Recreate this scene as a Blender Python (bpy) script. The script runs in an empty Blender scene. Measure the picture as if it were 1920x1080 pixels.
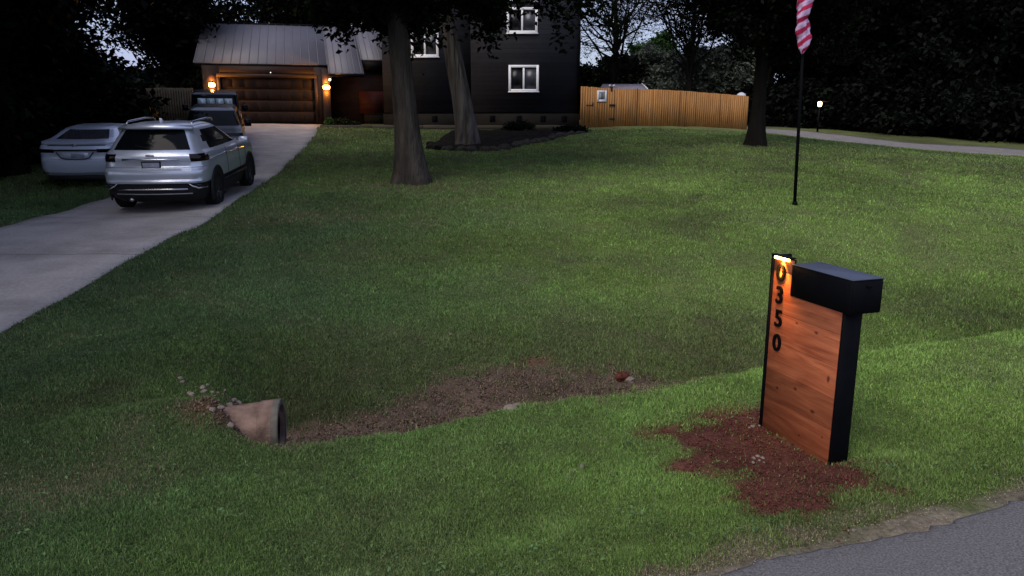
import bpy, math, random
import numpy as np
from mathutils import Vector, Matrix

S = bpy.context.scene
COL = S.collection
R = math.radians
rs = np.random.RandomState(7)

# ------------------------------------------------------------------ camera frame (used to turn measured
# angles in the photograph into real places at a chosen distance)
F, HOR, CZ = 1400.0, 230.0, 1.75
PITCH = math.atan((540 - HOR) / F)
SP, CP = math.sin(PITCH), math.cos(PITCH)

def P(px, py, Y):
    d = 540 - py
    dy = F * CP + d * SP
    dz = -F * SP + d * CP
    return Vector(((px - 960) / dy * Y, Y, CZ + dz / dy * Y))

def slope(py):
    d = 540 - py
    return (-F * SP + d * CP) / (F * CP + d * SP)

cam = bpy.data.cameras.new('camera'); camo = bpy.data.objects.new('camera', cam); COL.objects.link(camo)
camo.location = (0, 0, CZ); camo.rotation_euler = (math.pi / 2 - PITCH, 0, 0)
cam.sensor_width = 36; cam.lens = F / 1920 * 36; cam.clip_end = 2000; cam.clip_start = 0.05
S.camera = camo

# ------------------------------------------------------------------ noise + ground height
def vnoise(x, y, seed=0):
    x = np.asarray(x, float); y = np.asarray(y, float)
    xi = np.floor(x).astype(np.int64); yi = np.floor(y).astype(np.int64)
    fx = x - xi; fy = y - yi
    fx = fx * fx * (3 - 2 * fx); fy = fy * fy * (3 - 2 * fy)
    def hsh(a, b):
        n = (a * 374761393 + b * 668265263 + seed * 1442695041) & 0xffffffff
        n = ((n ^ (n >> 13)) * 1274126177) & 0xffffffff
        return ((n ^ (n >> 16)) & 0xffff) / 65535.0
    return (hsh(xi, yi) * (1 - fx) + hsh(xi + 1, yi) * fx) * (1 - fy) + (hsh(xi, yi + 1) * (1 - fx) + hsh(xi + 1, yi + 1) * fx) * fy

def fbm(x, y, seed=0, oct=4):
    s = 0; a = .5; t = 0
    for k in range(oct):
        s = s + a * vnoise(x * 2 ** k, y * 2 ** k, seed + k * 17); t += a; a *= .5
    return s / t

def sst(a, b, x):
    t = np.clip((x - a) / (b - a), 0, 1)
    return t * t * (3 - 2 * t)

EX, EY = .925, .381
def to_st(x, y): return EX * x + EY * y, -EY * x + EX * y
def to_xy(s, t): return EX * s - EY * t, EY * s + EX * t

ctrl = []
for px, py, Y in [(1490, 387, 14.5), (773, 342, 18), (885, 277, 27), (1417, 272, 25), (300, 392, 15.0), (400, 384, 15.2), (0, 428, 12.5), (400, 408, 13.6),
                  (560, 290, 24.1), (600, 236, 36.5), (480, 234, 36), (1000, 246, 36), (1160, 240, 37), (1400, 244, 41), (1920, 293, 34.5), (1431, 250, 43.5), (1619, 272, 39), (1697, 280, 37.5),
                  (960, 500, 10.2), (200, 510, 9.2), (0, 628, 6.8), (1800, 450, 12), (140, 352, 18.7), (1650, 330, 20), (1150, 330, 19), (1920, 278, 39.5), (1697, 266, 42.5), (1541, 248, 46), (1431, 240, 49)]:
    p = P(px, py, Y); ctrl.append((p.x, p.y, p.z))
for a in [(-30, 10, -.1), (-30, 25, .5), (-30, 40, 1.2), (-60, 20, .3), (60, 15, -.2), (60, 40, .3), (42, 24, 0), (0, 60, 2.0), (30, 65, 1.3), (-30, 65, 2.2), (0, 120, 2.2),
          (60, 120, 1.5), (-60, 120, 2.2), (-12, 2, 0), (14, 9, -.25), (0, 6, -.25), (0, -20, 0), (60, -10, 0), (-60, -10, 0), (0, 2, -.2), (6, 8, -.3)]:
    ctrl.append(a)
ctrl = np.array(ctrl)
def U(r2):
    return np.where(r2 > 0, r2 * np.log(np.maximum(r2, 1e-9)) * .5, 0)
n = len(ctrl)
K = U((ctrl[:, None, 0] - ctrl[None, :, 0]) ** 2 + (ctrl[:, None, 1] - ctrl[None, :, 1]) ** 2) + np.eye(n) * .05
Pm = np.c_[np.ones(n), ctrl[:, :2]]
A = np.block([[K, Pm], [Pm.T, np.zeros((3, 3))]])
W = np.linalg.solve(A, np.r_[ctrl[:, 2], 0, 0, 0])

def base_h(x, y):
    x = np.clip(np.asarray(x, float), -62, 62); y = np.clip(np.asarray(y, float), -20, 122)
    out = W[n] + W[n + 1] * x + W[n + 2] * y
    for i in range(n):
        out = out + W[i] * U((x - ctrl[i, 0]) ** 2 + (y - ctrl[i, 1]) ** 2)
    return out

T_d = [-8, -1, 1.85, 2.15, 2.4, 3.02, 4.0, 4.45, 4.62, 4.8, 5.05, 5.3, 5.85, 6.4, 7.2, 8.2, 9.4]
Z_d = [-.06, -.02, -.035, -.02, -.03, -.185, -.21, -.21, -.25, -.42, -.64, -.74, -.73, -.64, -.50, -.36, -.26]
T_f = [-8, -1, 1.85, 2.15, 2.4, 3.02, 4.0, 4.8, 6.0, 8.0, 9.0]
Z_f = [-.06, -.02, -.035, -.02, -.03, -.11, -.17, -.19, -.22, -.26, -.25]

def h_raw(x, y):
    s, t = to_st(np.asarray(x, float), np.asarray(y, float))
    tw = t + (.26 * (fbm(s * .9, s * 0 + 3, 5, 3) - .5) + .10 * (fbm(s * 5, t * 4, 8, 2) - .5)) * sst(3.5, 4.5, t)
    D = sst(-.10, .42, s + .0)
    pr = np.interp(tw, T_d, Z_d) * D + np.interp(tw, T_f, Z_f) * (1 - D)
    b = base_h(x, y)
    w = sst(7.4, 10.4, t)
    z = pr * (1 - w) + b * w
    amp = sst(2.2, 3.5, t)
    z = z + amp * ((fbm(x * .45, y * .45, 11, 3) - .5) * .13 * sst(5.5, 9, t) + (fbm(x * 2.3, y * 2.3, 23, 3) - .5) * .035)
    # soft hollow running across the lawn
    z = z + -.07 * np.exp(-((x + 1.9) / 1.3) ** 2 - ((y - 10.4) / .55) ** 2) + .05 * np.exp(-((x + 2.0) / 1.6) ** 2 - ((y - 9.7) / .5) ** 2)
    # heap of soil behind the pipe, roots at the big tree, mulch at the mailbox
    z = z + .17 * (1 - sst(-.12, .24, s)) * sst(-1.5, -.5, s) * np.exp(-((t - 5.0) / .42) ** 2)
    z = z - .01 * np.exp(-((x - 1.75) / .6) ** 2 - ((y - 4.4) / .55) ** 2)
    return z

RE = np.array([(-4.6, -1), (-4.8, 2.5), (-4.95, 4.6), (-5.0, 6.8), (-5.1, 9.2), (-5.46, 13.6), (-6.15, 19), (-6.8, 24.1), (-8.1, 31.5), (-9.25, 36.6), (-9.4, 37.4)])
LE = np.array([(-9.4, -1), (-9.1, 2.5), (-8.9, 4.6), (-8.75, 6.8), (-8.65, 9.2), (-8.6, 12.8), (-9.2, 18), (-10.0, 23.5), (-11.9, 30), (-13.9, 35.7), (-14.2, 36.3)])
def drive_edges(y):
    return np.interp(y, LE[:, 1], LE[:, 0]), np.interp(y, RE[:, 1], RE[:, 0])
def in_drive(x, y, m=0.0):
    l, r = drive_edges(y)
    return (x > l - m) & (x < r + m) & (y < 37.2) & (to_st(x, y)[1] > 1.9)

def ss(a, b, x): return float(sst(a, b, np.float64(x)))
def H(x, y): return float(h_raw(np.array([x]), np.array([y]))[0])

# far side road (right): quad strip of centre points with half width
FR = np.array([(95, -4), (75, 6), (58, 15), (42, 25.5), (32, 32.3), (25, 37), (20.7, 40.3), (17.5, 43.3), (15.1, 46), (12, 49), (9.5, 51)])
FRW = 2.3
def dist_line(x, y, pts):
    best = np.full(np.shape(x), 1e9)
    for a, b in zip(pts[:-1], pts[1:]):
        d = b - a; L = d @ d
        u = np.clip(((x - a[0]) * d[0] + (y - a[1]) * d[1]) / L, 0, 1)
        best = np.minimum(best, np.hypot(x - a[0] - u * d[0], y - a[1] - u * d[1]))
    return best

def h_ground(x, y):
    z = h_raw(x, y)
    l, r = drive_edges(y)
    ins = sst(.05, .35, np.minimum(x - l, r - x)) * (y < 37.2)
    z = z - .07 * ins
    z = z - .08 * (1 - sst(FRW - .6, FRW - .1, dist_line(x, y, FR)))
    return z

# ------------------------------------------------------------------ material helpers
def new_mat(name):
    m = bpy.data.materials.new(name); m.use_nodes = True
    nt = m.node_tree; b = nt.nodes['Principled BSDF']
    return m, nt, b
def N(nt, t, **k):
    nd = nt.nodes.new(t)
    for a, v in k.items():
        if a.startswith('i_'):
            nd.inputs[a[2:].replace('_', ' ')].default_value = v
        else: setattr(nd, a, v)
    return nd
def lk(nt, a, b): nt.links.new(a, b)

BD = {'bark_grey': .10, 'bark_light': .16, 'bark_dark': .06}
def mat(name, col, rough=.8, metal=0, var=.25, scale=6, bump=0.0, bscale=40, stretch=(1, 1, 1), spec=.3, coat=0, col2=None):
    m, nt, b = new_mat(name)
    tc = N(nt, 'ShaderNodeTexCoord'); mp = N(nt, 'ShaderNodeMapping'); mp.inputs['Scale'].default_value = stretch
    lk(nt, tc.outputs['Object'], mp.inputs['Vector'])
    nz = N(nt, 'ShaderNodeTexNoise'); nz.inputs['Scale'].default_value = scale; nz.inputs['Detail'].default_value = 6
    lk(nt, mp.outputs[0], nz.inputs['Vector'])
    rp = N(nt, 'ShaderNodeValToRGB')
    c2 = col2 or tuple(c * (1 + var) for c in col)
    rp.color_ramp.elements[0].position = .3; rp.color_ramp.elements[1].position = .7
    rp.color_ramp.elements[0].color = (*[c * (1 - var) for c in col], 1) if col2 is None else (*col, 1)
    rp.color_ramp.elements[1].color = (*c2, 1)
    lk(nt, nz.outputs['Fac'], rp.inputs[0]); lk(nt, rp.outputs[0], b.inputs['Base Color'])
    b.inputs['Roughness'].default_value = rough; b.inputs['Metallic'].default_value = metal
    b.inputs['Specular IOR Level'].default_value = spec
    if coat: b.inputs['Coat Weight'].default_value = coat; b.inputs['Coat Roughness'].default_value = .08
    if bump:
        n2 = N(nt, 'ShaderNodeTexNoise'); n2.inputs['Scale'].default_value = bscale; n2.inputs['Detail'].default_value = 8
        lk(nt, mp.outputs[0], n2.inputs['Vector'])
        bp = N(nt, 'ShaderNodeBump'); bp.inputs['Strength'].default_value = bump; bp.inputs['Distance'].default_value = BD.get(name, .02)
        lk(nt, n2.outputs['Fac'], bp.inputs['Height']); lk(nt, bp.outputs[0], b.inputs['Normal'])
    return m

def emit_mat(name, col, strength):
    m, nt, b = new_mat(name)
    b.inputs['Base Color'].default_value = (*col, 1)
    b.inputs['Emission Color'].default_value = (*col, 1); b.inputs['Emission Strength'].default_value = strength
    return m

def siding_mat(name, col, period, rough=.7, depth=.012, vertical=False, seam=.08, axis='Z'):
    """boards with a bevelled lap: bump from a saw wave + thin darker gap"""
    m, nt, b = new_mat(name)
    tc = N(nt, 'ShaderNodeTexCoord'); sx = N(nt, 'ShaderNodeSeparateXYZ'); lk(nt, tc.outputs['Object'], sx.inputs[0])
    mu = N(nt, 'ShaderNodeMath', operation='DIVIDE'); mu.inputs[1].default_value = period; lk(nt, sx.outputs[axis], mu.inputs[0])
    fr = N(nt, 'ShaderNodeMath', operation='FRACT'); lk(nt, mu.outputs[0], fr.inputs[0])
    fl = N(nt, 'ShaderNodeMath', operation='FLOOR'); lk(nt, mu.outputs[0], fl.inputs[0])
    wn = N(nt, 'ShaderNodeTexWhiteNoise', noise_dimensions='1D'); lk(nt, fl.outputs[0], wn.inputs['W'])
    gap = N(nt, 'ShaderNodeMath', operation='GREATER_THAN'); gap.inputs[1].default_value = seam; lk(nt, fr.outputs[0], gap.inputs[0])
    nz = N(nt, 'ShaderNodeTexNoise'); nz.inputs['Scale'].default_value = 3; nz.inputs['Detail'].default_value = 5
    lk(nt, tc.outputs['Object'], nz.inputs['Vector'])
    ad = N(nt, 'ShaderNodeMath', operation='MULTIPLY_ADD'); ad.inputs[1].default_value = .35; lk(nt, wn.outputs[0], ad.inputs[0])
    m3 = N(nt, 'ShaderNodeMath', operation='MULTIPLY_ADD'); m3.inputs[1].default_value = .6; m3.inputs[2].default_value = .5
    lk(nt, nz.outputs['Fac'], m3.inputs[0]); lk(nt, m3.outputs[0], ad.inputs[2])
    g2 = N(nt, 'ShaderNodeMath', operation='MULTIPLY_ADD'); g2.inputs[1].default_value = .6; g2.inputs[2].default_value = .4; lk(nt, gap.outputs[0], g2.inputs[0])
    m4 = N(nt, 'ShaderNodeMath', operation='MULTIPLY'); lk(nt, ad.outputs[0], m4.inputs[0]); lk(nt, g2.outputs[0], m4.inputs[1])
    vm = N(nt, 'ShaderNodeVectorMath', operation='SCALE'); vm.inputs[0].default_value = col; lk(nt, m4.outputs[0], vm.inputs['Scale'])
    lk(nt, vm.outputs[0], b.inputs['Base Color']); b.inputs['Roughness'].default_value = rough; b.inputs['Specular IOR Level'].default_value = .25
    hh = N(nt, 'ShaderNodeMath', operation='MULTIPLY'); lk(nt, fr.outputs[0], hh.inputs[0]); lk(nt, gap.outputs[0], hh.inputs[1])
    bp = N(nt, 'ShaderNodeBump'); bp.inputs['Strength'].default_value = 1; bp.inputs['Distance'].default_value = depth; bp.invert = not vertical
    lk(nt, hh.outputs[0], bp.inputs['Height']); lk(nt, bp.outputs[0], b.inputs['Normal'])
    return m

M = {}
M['bark_grey'] = mat('bark_grey', (.026, .023, .020), .95, col2=(.066, .058, .049), scale=3.5, bump=1.0, bscale=9, stretch=(2.2, 2.2, .3), spec=.1)
M['bark_light'] = mat('bark_light', (.030, .027, .025), .95, col2=(.135, .122, .110), scale=2.2, bump=1.0, bscale=3.5, stretch=(2.4, 2.4, .22), spec=.1)
M['bark_dark'] = mat('bark_dark', (.009, .008, .007), .95, var=.3, scale=5, bump=.8, bscale=12, stretch=(2, 2, .35), spec=.05)
M['black_paint'] = mat('black_paint', (.0025, .0028, .0042), .6, var=.2, scale=8, bump=.08, bscale=90, spec=.06)
M['white_trim'] = mat('white_trim', (.72, .72, .74), .5, var=.05, scale=4)
M['dark_glass'] = mat('dark_glass', (.003, .004, .005), .06, var=.1, spec=.08)
M['room_glass'] = mat('room_glass', (.028, .031, .040), .35, var=.3, scale=1.5, spec=.5)
M['concrete'] = mat('concrete', (.285, .265, .250), .9, var=.16, scale=1.6, bump=.35, bscale=70, spec=.15)
def concrete_joints():
    m = M['concrete']; nt = m.node_tree; b = nt.nodes['Principled BSDF']; src = b.inputs['Base Color'].links[0].from_socket
    tc = N(nt, 'ShaderNodeTexCoord'); sx = N(nt, 'ShaderNodeSeparateXYZ'); lk(nt, tc.outputs['Object'], sx.inputs[0])
    wv = N(nt, 'ShaderNodeTexNoise'); wv.inputs['Scale'].default_value = 1.2; lk(nt, tc.outputs['Object'], wv.inputs['Vector'])
    a = N(nt, 'ShaderNodeMath', operation='MULTIPLY_ADD'); a.inputs[1].default_value = .03; lk(nt, wv.outputs['Fac'], a.inputs[0]); lk(nt, sx.outputs['Y'], a.inputs[2])
    d = N(nt, 'ShaderNodeMath', operation='DIVIDE'); d.inputs[1].default_value = 3.4; lk(nt, a.outputs[0], d.inputs[0])
    f = N(nt, 'ShaderNodeMath', operation='FRACT'); lk(nt, d.outputs[0], f.inputs[0])
    mr = N(nt, 'ShaderNodeMapRange'); mr.inputs[1].default_value = .007; mr.inputs[2].default_value = .013; mr.inputs[3].default_value = .55; mr.inputs[4].default_value = 1; lk(nt, f.outputs[0], mr.inputs[0])
    st = N(nt, 'ShaderNodeTexNoise'); st.inputs['Scale'].default_value = .55; st.inputs['Detail'].default_value = 7; st.inputs['Roughness'].default_value = .65; lk(nt, tc.outputs['Object'], st.inputs['Vector'])
    m2 = N(nt, 'ShaderNodeMapRange'); m2.inputs[1].default_value = .36; m2.inputs[2].default_value = .50; m2.inputs[3].default_value = .78; m2.inputs[4].default_value = 1; lk(nt, st.outputs['Fac'], m2.inputs[0])
    fn_ = N(nt, 'ShaderNodeTexNoise'); fn_.inputs['Scale'].default_value = 25; fn_.inputs['Detail'].default_value = 6; lk(nt, tc.outputs['Object'], fn_.inputs['Vector'])
    m3 = N(nt, 'ShaderNodeMapRange'); m3.inputs[1].default_value = .3; m3.inputs[2].default_value = .7; m3.inputs[3].default_value = .85; m3.inputs[4].default_value = 1.12; lk(nt, fn_.outputs['Fac'], m3.inputs[0])
    u = N(nt, 'ShaderNodeMath', operation='MULTIPLY'); lk(nt, mr.outputs[0], u.inputs[0]); lk(nt, m2.outputs[0], u.inputs[1])
    u2 = N(nt, 'ShaderNodeMath', operation='MULTIPLY'); lk(nt, u.outputs[0], u2.inputs[0]); lk(nt, m3.outputs[0], u2.inputs[1])
    v = N(nt, 'ShaderNodeVectorMath', operation='SCALE'); lk(nt, src, v.inputs[0]); lk(nt, u2.outputs[0], v.inputs['Scale']); lk(nt, v.outputs[0], b.inputs['Base Color'])
concrete_joints()
M['asphalt'] = mat('asphalt', (.118, .112, .113), .9, var=.45, scale=110, bump=.5, bscale=220, spec=.2)
M['far_asphalt'] = mat('far_asphalt', (.16, .15, .15), .9, var=.15, scale=2, bump=.3, bscale=60, spec=.15)
M['pipe'] = mat('pipe_concrete', (.165, .108, .085), .92, var=.5, scale=9, bump=.5, bscale=60, spec=.15)
M['stone'] = mat('stone', (.19, .155, .13), .9, var=.35, scale=9, bump=.5, bscale=30, spec=.15)
M['stone_dark'] = mat('stone_dark', (.035, .030, .025), .9, var=.35, scale=9, bump=.5, bscale=30, spec=.15)
M['block'] = mat('block', (.0095, .0085, .007), .9, var=.2, scale=1.5, bump=.5, bscale=20, spec=.1)
M['timber'] = mat('timber', (.055, .048, .036), .9, var=.25, scale=3, bump=.5, bscale=30, stretch=(.3, 2, 2), spec=.1)
M['mulch_dark'] = mat('mulch_dark', (.009, .008, .006), .95, var=.6, scale=9, bump=1, bscale=25, spec=.05)
M['house_glass'] = mat('house_glass', (.006, .007, .009), .35, var=.2, scale=2, spec=.3)
M['chrome'] = mat('chrome', (.55, .55, .58), .22, metal=1, var=.05)
M['silver'] = mat('silver_paint', (.50, .54, .62), .30, metal=.55, var=.04, scale=1, coat=.8, spec=.5)
M['white_car'] = mat('white_paint', (.50, .55, .64), .30, metal=.15, var=.04, scale=1, coat=.8, spec=.5)
M['black_car'] = mat('black_car_paint', (.003, .0035, .005), .22, metal=.0, var=.05, scale=1, coat=.05, spec=.14)
M['trim_black'] = mat('black_plastic', (.010, .010, .011), .6, var=.2, scale=10, spec=.25)
M['tyre'] = mat('tyre_rubber', (.010, .010, .010), .85, var=.2, scale=20, spec=.15)
M['rim'] = mat('rim_metal', (.10, .10, .11), .35, metal=.9, var=.1)
M['lamp_red'] = mat('lamp_red', (.004, .0008, .001), .2, var=.2, spec=.3, coat=.15)
M['lamp_clear'] = mat('lamp_clear', (.05, .055, .06), .12, var=.2, scale=12, spec=.7)
M['plate'] = mat('plate', (.30, .31, .36), .5, var=.25, scale=12)
M['garage_wall'] = siding_mat('garage_wall', (.020, .008, .005), .20, depth=.006)
M['garage_door'] = mat('garage_door', (.0075, .003, .0018), .9, var=.15, scale=2, spec=.25)
M['house_wall'] = siding_mat('house_wall', (.015, .016, .0205), .22, depth=.006, seam=.04)
M['red_wall'] = siding_mat('red_wall', (.035, .006, .005), .22)
M['brown_trim'] = mat('brown_trim', (.018, .008, .005), .7, var=.2)
M['grey_metal'] = mat('grey_metal', (.3, .3, .32), .5, metal=.6, var=.1)
M['hinge'] = mat('hinge_black', (.015, .013, .012), .6)
M['far_cover'] = mat('far_cover', (.45, .46, .5), .6, var=.1)

def roof_mat():
    m, nt, b = new_mat('roof_metal')
    tc = N(nt, 'ShaderNodeTexCoord'); mp = N(nt, 'ShaderNodeMapping'); mp.inputs['Scale'].default_value = (1.2, .25, .25)
    lk(nt, tc.outputs['Object'], mp.inputs[0]); nz = N(nt, 'ShaderNodeTexNoise'); nz.inputs['Scale'].default_value = 1.4; nz.inputs['Detail'].default_value = 4
    lk(nt, mp.outputs[0], nz.inputs['Vector']); rp = N(nt, 'ShaderNodeValToRGB')
    rp.color_ramp.elements[0].color = (.085, .080, .094, 1); rp.color_ramp.elements[1].color = (.125, .119, .138, 1)
    lk(nt, nz.outputs['Fac'], rp.inputs[0]); lk(nt, rp.outputs[0], b.inputs['Base Color'])
    b.inputs['Metallic'].default_value = .1; b.inputs['Roughness'].default_value = .6
    return m
M['roof'] = roof_mat()

def fence_mat():
    m, nt, b = new_mat('fence_wood')
    tc = N(nt, 'ShaderNodeTexCoord'); mp = N(nt, 'ShaderNodeMapping'); mp.inputs['Scale'].default_value = (4, 4, .35)
    lk(nt, tc.outputs['Object'], mp.inputs[0]); nz = N(nt, 'ShaderNodeTexNoise'); nz.inputs['Scale'].default_value = 3; nz.inputs['Detail'].default_value = 8; nz.inputs['Distortion'].default_value = .6
    lk(nt, mp.outputs[0], nz.inputs['Vector'])
    n2 = N(nt, 'ShaderNodeTexNoise'); n2.inputs['Scale'].default_value = .5; lk(nt, tc.outputs['Object'], n2.inputs['Vector'])
    at = N(nt, 'ShaderNodeAttribute', attribute_name='Col')
    rp = N(nt, 'ShaderNodeValToRGB'); rp.color_ramp.elements[0].position = .3; rp.color_ramp.elements[1].position = .75
    rp.color_ramp.elements[0].color = (.25, .112, .038, 1); rp.color_ramp.elements[1].color = (.43, .215, .072, 1)
    lk(nt, nz.outputs['Fac'], rp.inputs[0])
    mx = N(nt, 'ShaderNodeMix', data_type='RGBA', blend_type='MULTIPLY'); mx.inputs[0].default_value = 1
    lk(nt, rp.outputs[0], mx.inputs[6]); lk(nt, at.outputs['Color'], mx.inputs[7])
    lk(nt, mx.outputs[2], b.inputs['Base Color']); b.inputs['Roughness'].default_value = .85; b.inputs['Specular IOR Level'].default_value = .1
    return m
M['fence'] = fence_mat()

def leaf_mat(name, c1, c2, trans=.25, rough=.6):
    m, nt, b = new_mat(name)
    at = N(nt, 'ShaderNodeAttribute', attribute_name='Col')
    mx = N(nt, 'ShaderNodeMix', data_type='RGBA'); mx.inputs[6].default_value = (*c1, 1); mx.inputs[7].default_value = (*c2, 1)
    lk(nt, at.outputs['Fac'], mx.inputs[0]); lk(nt, mx.outputs[2], b.inputs['Base Color'])
    b.inputs['Roughness'].default_value = rough; b.inputs['Specular IOR Level'].default_value = .03
    tr = N(nt, 'ShaderNodeBsdfTranslucent'); lk(nt, mx.outputs[2], tr.inputs[0])
    ms = N(nt, 'ShaderNodeMixShader'); ms.inputs[0].default_value = trans
    lk(nt, b.outputs[0], ms.inputs[1]); lk(nt, tr.outputs[0], ms.inputs[2]); lk(nt, ms.outputs[0], nt.nodes['Material Output'].inputs[0])
    return m
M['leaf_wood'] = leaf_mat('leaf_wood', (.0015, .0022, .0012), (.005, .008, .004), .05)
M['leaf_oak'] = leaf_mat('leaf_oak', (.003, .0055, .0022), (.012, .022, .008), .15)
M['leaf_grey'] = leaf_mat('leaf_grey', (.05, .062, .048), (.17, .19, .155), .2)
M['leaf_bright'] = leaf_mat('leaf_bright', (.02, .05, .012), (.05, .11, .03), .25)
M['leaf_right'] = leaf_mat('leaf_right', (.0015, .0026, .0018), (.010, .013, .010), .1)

def vcol_mat(name, rough=.9, bump=.8, bscale=60, trans=0, spec=.1, fine=.5):
    m, nt, b = new_mat(name)
    at = N(nt, 'ShaderNodeAttribute', attribute_name='Col')
    tc = N(nt, 'ShaderNodeTexCoord')
    nz = N(nt, 'ShaderNodeTexNoise'); nz.inputs['Scale'].default_value = bscale; nz.inputs['Detail'].default_value = 8; nz.inputs['Roughness'].default_value = .7
    lk(nt, tc.outputs['Object'], nz.inputs['Vector'])
    mr = N(nt, 'ShaderNodeMapRange'); mr.inputs[1].default_value = .3; mr.inputs[2].default_value = .7; mr.inputs[3].default_value = 1 - fine; mr.inputs[4].default_value = 1 + fine
    lk(nt, nz.outputs['Fac'], mr.inputs[0])
    vm = N(nt, 'ShaderNodeVectorMath', operation='SCALE'); lk(nt, at.outputs['Color'], vm.inputs[0]); lk(nt, mr.outputs[0], vm.inputs['Scale'])
    lk(nt, vm.outputs[0], b.inputs['Base Color']); b.inputs['Roughness'].default_value = rough; b.inputs['Specular IOR Level'].default_value = spec
    if bump:
        bp = N(nt, 'ShaderNodeBump'); bp.inputs['Strength'].default_value = bump; bp.inputs['Distance'].default_value = .03
        lk(nt, nz.outputs['Fac'], bp.inputs['Height']); lk(nt, bp.outputs[0], b.inputs['Normal'])
    if trans:
        tr = N(nt, 'ShaderNodeBsdfTranslucent'); lk(nt, at.outputs['Color'], tr.inputs[0])
        ms = N(nt, 'ShaderNodeMixShader'); ms.inputs[0].default_value = trans
        lk(nt, b.outputs[0], ms.inputs[1]); lk(nt, tr.outputs[0], ms.inputs[2]); lk(nt, ms.outputs[0], nt.nodes['Material Output'].inputs[0])
    return m
M['ground'] = vcol_mat('ground_soil', bump=.9, bscale=35, fine=.45)
M['grass'] = vcol_mat('grass_blade', rough=.6, bump=0, bscale=3, trans=.3, spec=.25, fine=.12)
M['flag'] = vcol_mat('flag_cloth', rough=.85, bump=.2, bscale=60, trans=.2, fine=.1)
M['clod'] = mat('soil_clod', (.085, .028, .020), .95, var=.45, scale=30, bump=.8, bscale=60, spec=.05)

# ------------------------------------------------------------------ mesh helpers
ROOT = {}
def root_inv(parent):
    p = parent
    while p is not None:
        if p.name in ROOT: return ROOT[p.name]
        p = p.parent
    return None

def link_mesh(name, v, f_counts, f_idx, mats, parent=None, smooth=False, col=None, mat_idx=None):
    me = bpy.data.meshes.new(name)
    v = np.asarray(v, np.float32).reshape(-1, 3)
    if parent is not None:
        inv = root_inv(parent)
        if inv is not None:
            Mi = np.array(inv, np.float64); v = (v @ Mi[:3, :3].T + Mi[:3, 3]).astype(np.float32)
    me.vertices.add(len(v)); me.vertices.foreach_set('co', v.ravel())
    f_counts = np.asarray(f_counts, np.int32); f_idx = np.asarray(f_idx, np.int32)
    me.loops.add(len(f_idx)); me.loops.foreach_set('vertex_index', f_idx)
    me.polygons.add(len(f_counts))
    st = np.zeros(len(f_counts), np.int32); st[1:] = np.cumsum(f_counts)[:-1]
    me.polygons.foreach_set('loop_start', st); me.polygons.foreach_set('loop_total', f_counts)
    if not isinstance(mats, (list, tuple)): mats = [mats]
    for m_ in mats: me.materials.append(m_)
    if mat_idx is not None: me.polygons.foreach_set('material_index', np.asarray(mat_idx, np.int32))
    if smooth: me.polygons.foreach_set('use_smooth', np.ones(len(f_counts), bool))
    me.update(calc_edges=True)
    if col is not None:
        ca = me.color_attributes.new('Col', 'FLOAT_COLOR', 'POINT')
        c = np.ones((len(v), 4), np.float32); c[:, :col.shape[1]] = col
        ca.data.foreach_set('color', c.ravel())
    me.validate()
    o = bpy.data.objects.new(name, me); COL.objects.link(o)
    if parent is not None: o.parent = parent
    return o

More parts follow.
